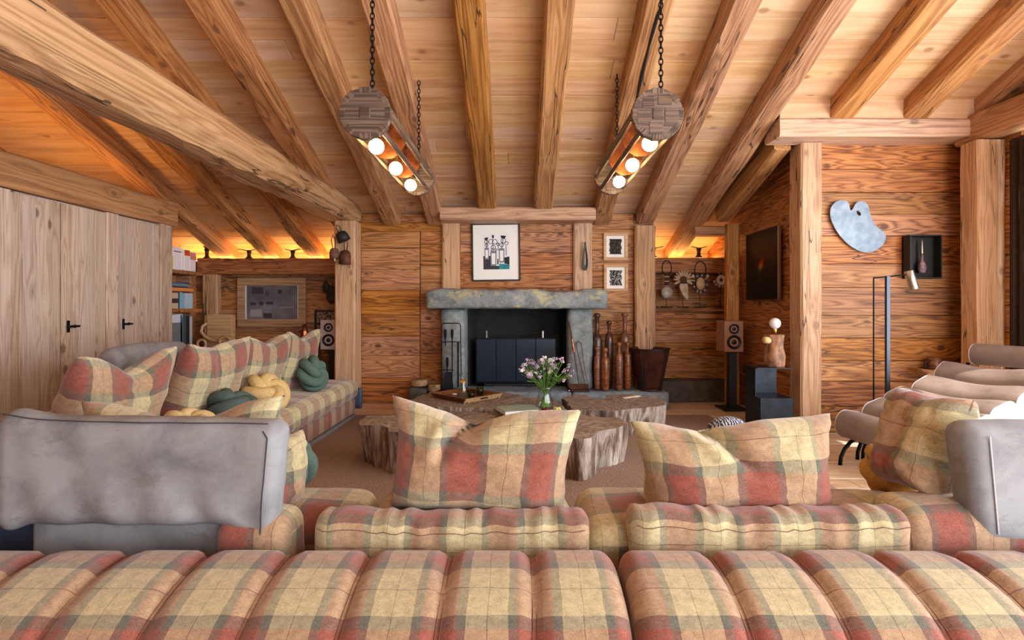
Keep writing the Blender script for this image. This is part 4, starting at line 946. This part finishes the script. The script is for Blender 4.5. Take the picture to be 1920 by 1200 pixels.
for x0, y0, x1, y1 in ((440, 390, 450, 610), (330, 400, 325, 550), (640, 375, 605, 565), (690, 520, 690, 700), (545, 450, 540, 600)):
    a, b = pm(x0, y0), pm(x1, y1); mk('print_shape', tube([(a[0], -.0145, a[1]), (b[0], -.0145, b[1])], .004, 4), INK, pr)
mk('picture_glass', box(-W_/2+.017, W_/2-.017, -.0235, -.0225, -H_/2+.017, H_/2-.017), glass('picture_glass_thin', (255, 255, 255), .0, 1.05), pc) if False else None
def scrib(name, thr, warm):
    s = NT(name); v = s.node('ShaderNodeTexCoord').outputs['Object']; n = s.noise(scaled(s, v, (38, 1, 26)), 1.0, 3, .7, 2.5)
    return s.out(s.ramp(n, [(thr-.02, (26, 24, 24)), (thr+.02, warm)], 'LINEAR'), .8)
for lab, cx_, cy_, thr, warm, dn in (('small framed dense black drawing, the upper of two', 1154, 462.5, .60, (150, 128, 104), 0), ('small framed drawing of open black scrawl, the lower of two', 1154.5, 521, .56, (222, 222, 222), 1)):
    t = thing('framed_drawing', lab, 'picture', (px(cx_, 6.655), 6.664, pz(cy_, 6.655)), 0, None); w, h = .30, .335
    mk('frame', fr_bm(w, h, .034, .03), W_LIGHT, t); mk('mat_board', box(-w/2+.03, w/2-.03, -.012, -.002, -h/2+.03, h/2-.03), WHITE, t)
    o = [(-.075+.006*math.sin(i*2.1), -.095+.19*i/8) for i in range(9)]+[(.072+.008*math.sin(i*1.7+dn), .095-.19*i/8) for i in range(9)]
    mk('drawing', prism(o, -.0135, -.0125), scrib('scribble_%d' % dn, thr, warm), t)
# photograph in a broad timber frame, alcove
t = thing('framed_photograph', 'grey photograph in a broad rustic timber frame in the alcove', 'picture', (px(511, 7.42), 7.425, pz(567, 7.42)))
mk('frame', fr_bm(.95, .675, .105, .04), W_FRAME, t); mk('mat_board', box(-.375, .375, -.02, -.005, -.275, .275), WHITE, t)
s = NT('photo_grey_room'); v = s.node('ShaderNodeTexCoord').outputs['Object']; n = s.noise(v, 5, 4, .6); n2 = s.noise(v, 1.6, 2)
PH = s.out(s.ramp(s.math('ADD', s.math('MULTIPLY', n, .4), s.math('MULTIPLY', n2, .6)), [(.35, (78, 76, 84)), (.65, (138, 138, 150))]), .35)
ph = mk('photo', box(-.352, .352, -.022, -.02, -.255, .255), PH, t)
DKP = plain('photo_dark', (62, 60, 66), .5); LTP = plain('photo_light', (164, 164, 174), .5)
for x0, x1, z0, z1, m in ((-.28, -.12, .12, .21, DKP), (-.09, -.07, .09, .17, DKP), (-.06, -.045, .09, .17, DKP), (.08, .14, .12, .18, DKP), (-.3, -.22, -.04, 0, DKP), (-.18, -.12, -.04, .01, DKP), (-.08, .02, -.03, .01, DKP), (-.3, -.14, -.2, -.1, LTP), (-.12, .0, -.22, -.15, DKP), (.1, .3, -.075, -.065, LTP)): mk('photo_shape', box(x0, x1, -.0228, -.0222, z0, z1), m, ph)
t = thing('floral_picture', 'black framed dark floral picture behind the alcove loudspeaker', 'picture', (px(614, 7.42), 7.42, pz(615, 7.42)))
mk('frame', fr_bm(.34, .5, .025, .03), BLACK, t); s = NT('floral_dark'); v = s.node('ShaderNodeTexCoord').outputs['Object']; mk('print', box(-.15, .15, -.012, -.004, -.23, .23), s.out(s.ramp(s.voro(v, 30), [(.2, (120, 46, 40)), (.4, (196, 150, 130)), (.6, (44, 36, 34))]), .6), t)
# black square panel with a prism glint on the side wall
t = thing('black_panel', 'square black artwork with a small rainbow glint on the side wall', 'artwork', (2.70, 5.86, pz(497, 5.86)))
mk('panel_edge', box(-.035, 0, -.38, .38, -.38, .38, .002), SILVER, t)
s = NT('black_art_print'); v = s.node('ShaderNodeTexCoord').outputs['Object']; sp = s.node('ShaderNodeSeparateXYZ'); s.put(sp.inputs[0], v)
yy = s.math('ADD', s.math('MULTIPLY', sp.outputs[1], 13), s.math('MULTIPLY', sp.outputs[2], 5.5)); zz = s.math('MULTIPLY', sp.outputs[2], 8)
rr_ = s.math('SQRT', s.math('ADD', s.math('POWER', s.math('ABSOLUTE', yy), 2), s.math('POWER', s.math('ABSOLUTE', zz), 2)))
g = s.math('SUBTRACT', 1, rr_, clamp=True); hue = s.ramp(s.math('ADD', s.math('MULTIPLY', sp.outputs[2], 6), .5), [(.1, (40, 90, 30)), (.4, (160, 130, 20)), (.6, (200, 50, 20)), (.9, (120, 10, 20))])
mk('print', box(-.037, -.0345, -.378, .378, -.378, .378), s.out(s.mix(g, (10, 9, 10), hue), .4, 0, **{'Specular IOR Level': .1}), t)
# zinc palette
t = thing('zinc_palette', 'large zinc sheet shaped like a painter\'s palette on the wall', 'wall art', P(1607, 423, 5.04))
pz_ = [(460, 150), (470, 110), (500, 75), (545, 60), (585, 68), (604, 95), (607, 125), (618, 143), (632, 128), (645, 98), (662, 78), (690, 68), (725, 78), (748, 105), (757, 150), (770, 200), (800, 258), (840, 285), (872, 308), (880, 335), (868, 380), (835, 420), (790, 447), (740, 456), (690, 448), (640, 425), (585, 385), (530, 325), (490, 260), (465, 200)]
ol = [((x/4+1440-1607)/F*5.04, -(y/4+360-423)/F*5.04) for x, y in pz_]
for _ in range(2):
    ol2 = []
    for i in range(len(ol)):
        a, b = ol[i], ol[(i+1) % len(ol)]; ol2 += [(a[0]*.75+b[0]*.25, a[1]*.75+b[1]*.25), (a[0]*.25+b[0]*.75, a[1]*.25+b[1]*.75)]
    ol = ol2
hole = [((x/4+1440-1607)/F*5.04, -(y/4+360-423)/F*5.04) for x, y in ((655, 142), (672, 142), (690, 158), (691, 175), (680, 182), (662, 168))]
bm = bmesh.new(); e = []
for loop in (ol, hole):
    vs = [bm.verts.new((x, 0, z)) for x, z in loop]; e += [bm.edges.new((vs[i], vs[(i+1) % len(vs)])) for i in range(len(vs))]
bmesh.ops.triangle_fill(bm, edges=e, use_beauty=True); pl = mk('palette_sheet', bm, ZINC, t); pl.modifiers.new('t', 'SOLIDIFY').thickness = .012
# shadow box with a paint brush
t = thing('shadow_box', 'black box frame holding a large paint brush', 'wall art', P(1729, 482, 5.0)+Vector((0, .05, 0)))
mk('box_body', addbox(fr_bm(.30, .405, .012, .10), -.15, .15, -.012, 0, -.2, .2), BLACK, t)
br = mk('brush', lathe([(.002, .165), (.008, .15), (.011, .08), (.012, .04), (.010, .02)], 14), SILVER, t, True, loc=(-.01, -.06, 0))
mk('bristles', lathe([(.010, .02), (.013, -.03), (.03, -.07), (.036, -.10), (.026, -.135), (.03, -.15), (.008, -.135)], 14), plain('bristle_mauve', (150, 120, 132), .6, 0, 40, .5, .5), br, True)
# ================================================================== SMALL HANGINGS
bd = thing('bead_necklace', 'dark green bead necklace hanging on the pale upright', 'necklace', P(1097, 452, 6.58))
for k in range(3):
    w = .03+.008*k; h = .30+.02*k
    mk('bead_strand', tube([(w*math.sin(a*2*PI/30)*(1 if a % 2 else .94)*(1-math.cos(a*2*PI/30))*.5, -.014-.006*k, -.02-h*(1-math.cos(a*2*PI/30))/2) for a in range(30)], .008, 6, True), plain('bead_green_%d' % k, (36, 58, 54), .3), bd, True)
mk('nail', tube([(0, .04, -.02), (0, -.03, -.015)], .004, 6), IRON, bd)
def bell(label, loc, r, h, mat, rot, strap, clap=True):
    t = thing('cow_bell', label, 'bell', loc); t.rotation_euler = rot
    bm = lathe([(.001, h), (r*.5, h*.97), (r*.8, h*.85), (r*.95, h*.5), (r, 0), (r*.94, 0), (r*.85, h*.5), (r*.6, h*.8), (.001, h*.85)], 18)
    for v_ in bm.verts: v_.co.y *= .8
    mk('bell_body', bm, mat, t, True)
    mk('strap', tube([(-.012, 0, h*.95), (-.022, 0, h+strap*.6), (0, 0, h+strap), (.022, 0, h+strap*.6), (.012, 0, h*.95)], .006, 6), L_DARK, t, True)
    if clap: mk('clapper', lathe([(.01, -.03), (.012, .0), (.006, .06)], 10), plain('clapper_wood', (206, 180, 140), .7) if 'clapper_wood' not in bpy.data.materials else bpy.data.materials['clapper_wood'], t, True)
BELLD = plain('bell_iron', (62, 58, 58), .6, .5, 16, .4, .2); BELLR = plain('bell_rust', (120, 72, 52), .65, .4, 14, .45, .3); BELLC = plain('bell_carved', (134, 92, 70), .7, .1, 16, .4, .3)
bell('dark iron bell tilted at the top of the bell post', (px(647, 6.3), 6.29, pz(452, 6.3)), .075, .12, BELLD, (.1, -.45, 0), .09, False)
bell('big rusty bell hanging lowest on the bell post', (px(647, 6.28), 6.27, pz(496, 6.28)), .07, .17, BELLR, (0, .05, 0), .12, False)
bell('brown carved bell with clapper hanging off the post edge', (px(628, 6.28), 6.27, pz(485, 6.28)), .058, .125, BELLC, (0, -.08, 0), .16)
# carved dark masks in the alcove corner
MSK = plain('mask_dark_wood', (46, 34, 28), .6, 0, 12, .5, .3)
for lab, x, y, r in (('dark carved mask hanging behind the bell post', 622, 552, .1), ('smaller dark carved mask beside the bigger one', 611, 538, .065)):
    t = thing('carved_mask', lab, 'mask', P(x, y, 7.25)); bm = uvsphere(r, (0, 0, 0), 16, 12, (.75, .45, 1.25))
    for v_ in bm.verts: v_.co += noise.noise_vector(v_.co*14)*.012
    mk('face', bm, MSK, t, True); mk('nose', uvsphere(r*.2, (0, -r*.45, 0), 8, 6, (.7, 1, 1.8)), MSK, t, True); mk('cord', tube([(0, 0, r*1.2), (.01, .1, r*1.2+.12)], .004, 5), L_DARK, t)
# headrests on the eaves beams
HR = plain('headrest_dark_wood', (58, 36, 26), .4, 0, 12, .4)
def headrest(x, d, label, w=.13, h=.115):
    t = thing('neck_rest', label, 'headrest', (px(x, d), d, 1.864))
    mk('stem', lathe([(.05, 0), (.045, .012), (.026, .03), (.024, h*.6), (.036, h-.012)], 16), HR, t, True)
    mk('rest', prism([(-w, h+.012), (-w*.5, h-.004), (0, h-.012), (w*.5, h-.004), (w, h+.012), (w, h+.022), (w*.5, h+.008), (0, h), (-w*.5, h+.008), (-w, h+.022)], -.035, .035), HR, t)
headrest(388, 7.38, 'leaning carved wooden cup on the eaves beam nearest the books', .03, .15)
headrest(467, 7.38, 'flat topped wooden neck rest second along the alcove eaves beam'); headrest(549, 7.38, 'curved wooden neck rest closest to the bells', .1)
headrest(1225, 7.2, 'wooden neck rest half behind the nook post', .13, .13); headrest(1310, 7.2, 'wooden neck rest standing above the oval shell necklace', .1, .13)
# ================================================================== NECKLACES IN THE NOOK
BONE = plain('shell_bone', (222, 200, 168), .5, 0, 14, .2, .2); PEARL = plain('shell_pearl', (206, 198, 190), .3, 0, 10, .25, .1); CORD = plain('cord_dark', (44, 34, 32), .9); CORDL = plain('cord_pale', (150, 134, 124), .9); SHELLO = plain('shell_ochre', (214, 178, 130), .4, 0, 12, .25, .1)
DN = 7.1
def neck(label, x, zoff=0):
    t = thing('shell_necklace', label, 'necklace', (px(x, DN), DN, 1.186))
    mk('stand_base', box(-.07, .07, -.035, .035, 0, .012, .002), IRON, t); mk('stand_rod', tube([(0, .02, .01), (0, .02, .5)], .004, 6), IRON, t); return t
def nz(y): return pz(y, DN)-1.186
def loop(t, w, z0, z1, m, r=.009):
    mk('cord_loop', tube([(w*math.sin(a)*(1 if abs(a) < 2.4 else .75), 0, z0+(z1-z0)*(1+math.cos(a))/2) for a in [-PI+.25+(2*PI-.5)*i/24 for i in range(25)]], r, 6), m, t, True)
t = neck('shell necklace half hidden behind the nook post', 1224); loop(t, .03, nz(522), nz(492), CORDL, .007)
for i in range(6): mk('shell', uvsphere(.026, (0, 0, 0), 10, 6, (1, .5, .45)), BONE, t, True, loc=(.01, -.01, nz(526+i*4.2)), rot=(0, -.5, 0))
t = neck('necklace with a round pearl shell and a banded stem', 1250); loop(t, .062, nz(517), nz(488.5), CORD)
for i in range(5): mk('band', lathe([(.030-.002*abs(i-3), -.008), (.036, 0), (.030, .008)], 14), BONE if i % 2 == 0 else plain('band_plum_%d' % i, (84, 46, 44), .7), t, True, loc=(0, 0, nz(519+i*4.3)))
mk('banded_stem', lathe([(.026, nz(538)), (.024, nz(516))], 12), plain('stem_plum', (74, 40, 40), .8), t)
mk('round_shell', uvsphere(.078, (0, 0, 0), 20, 14, (1, .45, 1)), PEARL, t, True, loc=(0, -.01, nz(548.5)))
t = neck('necklace of radiating teeth with a curved ivory tusk', 1281); loop(t, .03, nz(520), nz(505), CORDL, .006)
mk('leather_patch', prism([(-.05, nz(530)), (.05, nz(530)), (.02, nz(516)), (-.02, nz(516))], -.012, .005), plain('patch_brown', (92, 62, 44), .8), t)
for i in range(10):
    a = PI*(.02+.96*i/9)+(-.15 if i == 0 else 0); mk('tooth', lathe([(.003, .045), (.014, .06), (.016, .09), (.012, .125), (.002, .135)], 8), BONE, t, True, loc=(0, -.012, nz(525)), rot=(0, PI/2-a+(.0), 0))
for a in (2.05, -2.05): mk('tooth', lathe([(.003, .045), (.016, .06), (.018, .1), (.012, .13), (.002, .14)], 8), BONE, t, True, loc=(0, -.012, nz(524)), rot=(0, a, 0))
mk('tusk', prism([(-.05, nz(532)), (.05, nz(532)), (.055, nz(545)), (.058, nz(562)), (.03, nz(561)), (-.005, nz(555)), (-.04, nz(546)), (-.056, nz(538))], -.03, .0), BONE, t)
t = neck('necklace with a large oval ochre shell in a dark beaded rim', 1313); loop(t, .075, nz(522), nz(490), CORD)
mk('oval_shell', uvsphere(.06, (0, -.012, nz(532)), 18, 14, (1, .4, 1.42)), SHELLO, t, True)
RIMB = plain('bead_dark_rim', (70, 62, 66), .5)
for i in range(26):
    a = 2*PI*i/26; mk('rim_bead', uvsphere(.015, (0, 0, 0), 8, 6), RIMB if i % 3 else PEARL, t, True, loc=(.088*math.sin(a), -.004, nz(532)-.112*math.cos(a)))
for x in (-.09, .085): mk('rim_shell', uvsphere(.022, (0, 0, 0), 10, 6, (1, .5, 1.2)), BONE, t, True, loc=(x*1.1, -.01, nz(518)))
t = neck('white ring necklace with a scalloped lower edge', 1352); mk('cord_arm', tube([(-.1, 0, nz(485)), (-.085, 0, nz(497)), (-.04, 0, nz(509)), (-.015, 0, nz(516))], .011, 6), CORDL, t, True); mk('cord_arm', tube([(.085, 0, nz(486)), (.085, 0, nz(497)), (.045, 0, nz(509)), (.015, 0, nz(516))], .011, 6), CORDL, t, True)
mk('shell_ring', tube([(.042*math.cos(a*PI/12), -.01, nz(525)+.046*math.sin(a*PI/12)) for a in range(24)], .022, 8, True), plain('shell_white', (232, 228, 228), .4), t, True)
for i in range(6):
    a = -PI*(.08+.84*i/5); mk('scallop', uvsphere(.022, (0, 0, 0), 10, 6, (1, .5, 1)), PEARL, t, True, loc=(.088*math.cos(a), -.005, nz(525)+.085*math.sin(a)))
# ================================================================== LOUDSPEAKERS
def speaker(x0, x1, y0, y1, d, mat, label, lab2):
    w = px(x1, d)-px(x0, d); zt, zb_ = pz(y0, d), pz(y1, d); h = zt-zb_; cx_ = (px(x0, d)+px(x1, d))/2
    t = thing('loudspeaker', label, 'loudspeaker', (cx_, d, zb_)); mk('cabinet', box(-w/2, w/2, 0, .26, 0, h, .005), mat, t)
    for z, r in ((h*.745, w*.27), (h*.32, w*.375)):
        k = mk('driver', lathe([(.001, -.012), (r*.3, -.014), (r*.38, .006), (r*.8, -.004), (r*.84, -.014), (r, -.012), (r, .01)], 28), plain('driver_rubber', (24, 24, 30), .35) if 'driver_rubber' not in bpy.data.materials else bpy.data.materials['driver_rubber'], t, True, loc=(0, 0, z), rot=(PI/2, 0, 0))
        k.scale = (1, 1, -1)
        mk('dust_cap', uvsphere(r*.22, (0, 0, 0), 12, 8, (1, .5, 1)), STEEL, t, True, loc=(0, -.006, z))
    s_ = thing('speaker_stand', lab2, 'stand', (cx_+.02, d+.12, 0)); mk('base_plate', box(-.14, .14, -.16, .16, 0, .022, .003), BLACK, s_); mk('column', box(-.045, .045, -.04, .04, .022, zb_-.012, .004), BLACK, s_); mk('top_plate', box(-w*.4, w*.4, -.1, .12, zb_-.012, zb_, .002), BLACK, s_)
speaker(600.5, 631, 600, 655.5, 7.0, plain('veneer_pale', (206, 192, 186), .5), 'pale fronted loudspeaker in the alcove behind the bell post', 'black stand under the pale alcove loudspeaker')
speaker(1358.5, 1394, 602, 660, 6.13, plain('veneer_walnut', (160, 116, 90), .5), 'walnut fronted loudspeaker by the nook', 'black stand with a flat base under the walnut loudspeaker')
# ================================================================== STEEL TABLE AND LOG LAMP
t = thing('steel_side_table', 'blackened steel side table of a box and an open upper bay', 'side table', (2.19, 4.83, 0))
mk('lower_box', box(0, .30, 0, .32, 0, .372, .004), STEEL, t); mk('side_panel', box(0, .006, .0+.1, .32, .372, .63), STEEL, t); mk('back_panel', box(0, .30, .314, .32, .372, .63), STEEL, t); mk('top_plate', box(-.0, .33, .06, .33, .63, .637, .001), STEEL, t)
t = thing('log_lamp', 'table lamp made from a short log with a bare globe bulb', 'table lamp', (2.42, 5.03, .637))
bm = bmesh.new(); rings = []
for k in range(14):
    z = .30*k/13; rings.append([bm.verts.new(((.083+.012*math.sin(k*.5)+noise.noise(Vector((math.cos(a*PI/16)*2, math.sin(a*PI/16)*2, z*5)))*.022)*math.cos(a*PI/16)-.01*z, (.083+noise.noise(Vector((math.cos(a*PI/16)*2, math.sin(a*PI/16)*2, z*5)))*.022)*math.sin(a*PI/16), z)) for a in range(32)])
for a, b in zip(rings, rings[1:]):
    for i in range(32): bm.faces.new((a[i], a[(i+1) % 32], b[(i+1) % 32], b[i]))
bm.faces.new(rings[0][::-1]); bm.faces.new(rings[-1])
mk('log_body', bm, plain('log_lamp_bark', (176, 126, 92), .6, 0, 14, .5, .6), t, True)
mk('branch_stub', lathe([(.035, 0), (.03, .06), (.001, .062)], 14), plain('stub_cut', (216, 182, 132), .7), t, True, loc=(-.06, -.02, .245), rot=(.2, -1.45, 0))
mk('socket', lathe([(.019, .30), (.019, .355), (.015, .36)], 14), BRASS, t, True)
mk('globe_bulb', uvsphere(.052, (0, 0, .405), 20, 14), plain('bulb_milk', (226, 222, 230), .2), t, True)
# ================================================================== READING LAMP
t = thing('floor_lamp', 'slim black reading lamp with a brushed metal cylinder head', 'floor lamp', (px(1664, 4.6), 4.6, 0))
mk('base_plate', box(-.16, .1, -.12, .12, 0, .012, .003), BLACK, t); mk('pole', box(-.016, .016, -.014, .014, .012, 1.465, .002), plain('pole_steel', (60, 66, 76), .35, .8), t)
xr = px(1638, 4.6)-px(1664, 4.6); mk('thin_rod', tube([(xr, 0, .012), (xr, 0, 1.45)], .006, 8), IRON, t)
mk('arm', tube([(xr, -.0, 1.448), (0, 0, 1.458), (px(1703, 4.6)-px(1664, 4.6), -.02, 1.478)], .007, 8), IRON, t)
hd = mk('lamp_head', lathe([(.033, -.085), (.036, -.08), (.036, .075), (.033, .08), (.001, .08)], 20, cap=False), SILVER, t, True, loc=(px(1712, 4.55)-px(1664, 4.6), -.03, 1.43), rot=(-.1, -.22, 0))
mk('lamp_lens', lathe([(.001, -.078), (.03, -.078)], 16, cap=False), plain('lens_white', (230, 230, 226), .3), hd)
# wooden trough and cup on the wall ledge behind the lounger
t = thing('wooden_trough', 'carved wooden trough shelf fixed on the palette wall', 'shelf', P(1765, 702, 5.0))
mk('trough_body', prism([(-.27, .06), (.35, .02), (.35, -.1), (-.1, -.06)], -.1, .06), W_BEAM, t)
t = thing('wooden_mug', 'rough wooden mug on the carved trough shelf', 'mug', P(1752, 692, 4.98)+Vector((0, 0, -.01))); mk('mug_body', lathe([(.05, 0), (.055, .06), (.052, .12), (.044, .12), (.04, .02), (.001, .02)], 16), W_CLUB, t, True); mk('mug_handle', tube([(-.05, 0, .09), (-.09, 0, .08), (-.09, 0, .03), (-.05, 0, .02)], .01, 6), MSK, t)
# ================================================================== ALCOVE FURNITURE
tag(mk('low_sideboard', box(-4.12, -2.75, 6.98, 7.43, 0, .66, .006), W_WALL), 'low plank sideboard in the alcove behind the long sofa', 'sideboard')
t = thing('wooden_case', 'pale plywood case standing upright on the alcove sideboard', 'case', (px(412, 7.15), 7.12, .66)); mk('case_body', box(-.155, .175, 0, .1, 0, .43, .004), W_LIGHT, t); mk('case_back', box(-.2, -.165, .02, .1, 0, .425, .003), W_LIGHT, t); mk('case_lip', box(-.155, -.08, .03, .09, .43, .445, .002), W_LIGHT, t)
t = thing('wooden_ring_sculpture', 'bent wood ring sculpture curling in front of the plywood case', 'sculpture', (px(405, 6.9), 6.9, .66)); B = lambda x, y, o=0: (px(x, 6.9)-px(405, 6.9), o, pz(y, 6.9)-.66)
bm = bmesh.new(); tube([B(384, 606, .05), B(377, 612, .03), B(377, 622), B(384, 631), B(395, 637), B(408, 639.5), B(418, 639), B(428, 636), B(437, 641), B(440, 648), B(434, 653)], .02, 8, bm=bm); mk('ring_band', bm, W_LIGHT, t, True)
mk('ring_loop', tube([B(378+8*math.sin(a*PI/8), 645+8*math.cos(a*PI/8)) for a in range(16)], .016, 8, True), W_LIGHT, t, True); mk('ring_loop', tube([B(424+10*math.sin(a*PI/8), 640+9*math.cos(a*PI/8), -.03) for a in range(16)], .018, 8, True), W_LIGHT, t, True)
t = thing('metal_jug', 'faceted shiny copper and silver jug beside the alcove loudspeaker', 'jug', (px(571, 7.05), 7.05, .66)); mk('jug_body', lathe([(.05, 0), (.07, .03), (.072, .1), (.045, .22), (.03, .26), (.034, .29), (.02, .31), (.001, .315)], 9), plain('jug_metal', (206, 150, 120), .12, 1.0), t); mk('jug_handle', tube([(-.04, 0, .25), (-.1, 0, .2), (-.09, 0, .08), (-.06, 0, .05)], .007, 6), SILVER, t)
# bookcase at the end of the cupboards
t = thing('bookcase', 'open plank bookcase at the end of the tall cupboards', 'bookcase', (-4.1, 5.8, 0))
for z in (.68, 1.175, 1.645): mk('shelf', box(-.34, 0, .02, 1.12, z-.045, z, .004), W_WALL, t)
mk('back_board', box(-.37, -.34, 0, 1.55, 0, 1.9), W_WALL, t); mk('end_board', box(-.36, -.16, 1.12, 1.16, 0, 1.64, .004), W_WALL, t)
def book(d0, w, h, z, depth, c, label, band=None, x=-.02, lying=False):
    o = thing('book', label, 'book', (-4.1+x, d0, z)); m = plain('cover_%d_%d' % (int(d0*1000), int(z*100)), c, .5)
    mk('cover', box(-depth, 0, 0, w, 0, h, .003), m, o)
    mk('pages', box(-depth+.004, -.006, .004, w-.004, h-.001, h+.0015) if not lying else box(-depth+.006, -.006, -.0015, .001, .004, h-.004), WHITE, o)
    if band: mk('spine_band', box(.0, .0015, .001, w-.001, h*band[0], h*band[1]), plain('band_%d_%d' % (int(d0*1000), int(z*100)), band[2], .5), o)
    return o
book(6.30, .065, .26, 1.646, .22, (232, 236, 214), 'white book with a lime foot on the top shelf', (.02, .6, (206, 214, 80))); book(6.37, .15, .275, 1.646, .22, (236, 236, 242), 'thick white book on the top shelf', (.78, .82, (60, 60, 70)))
book(6.525, .05, .26, 1.646, .2, (240, 238, 240), 'narrow white book beside the red topped one', (.0, .02, (90, 90, 160))); book(6.58, .11, .26, 1.646, .2, (238, 236, 238), 'white book with a red upper band', (.72, .98, (206, 74, 40))); book(6.695, .115, .245, 1.646, .2, (236, 232, 234), 'white book with a grey and salmon top', (.6, .95, (206, 130, 120)))
book(6.3, .16, .19, 1.176, .2, (214, 186, 156), 'cream wooden block book lettered in black', (.35, .65, (60, 52, 46)))
book(6.465, .025, .2, 1.176, .2, (40, 54, 80), 'navy book on the middle shelf'); book(6.495, .055, .2, 1.176, .2, (128, 186, 206), 'turquoise book on the middle shelf'); book(6.6, .15, .19, 1.176, .2, (176, 200, 218), 'pale blue book on the middle shelf')
book(6.3, .46, .055, 1.382, .25, (146, 36, 52), 'crimson boxed book lying flat across the others', (.15, .85, (222, 150, 70)), lying=True).children
book(6.28, .38, .05, 1.44, .23, (58, 96, 160), 'blue book lying on the crimson box', (.3, .7, (120, 150, 120)), lying=True)
book(6.2, .33, .42, .681, .24, (222, 228, 238), 'large white book with a grey photograph on the bottom shelf', (.05, .78, (120, 130, 136))); book(6.55, .05, .42, .681, .24, (66, 84, 74), 'dark green tall book on the bottom shelf'); book(6.605, .08, .41, .681, .24, (30, 32, 42), 'black tall book on the bottom shelf'); book(6.69, .05, .39, .681, .22, (180, 186, 200), 'grey tall book on the bottom shelf')
book(6.50, .045, .43, .681, .25, (196, 206, 226), 'pale lettered tall book on the bottom shelf', (.1, .9, (70, 90, 140)))
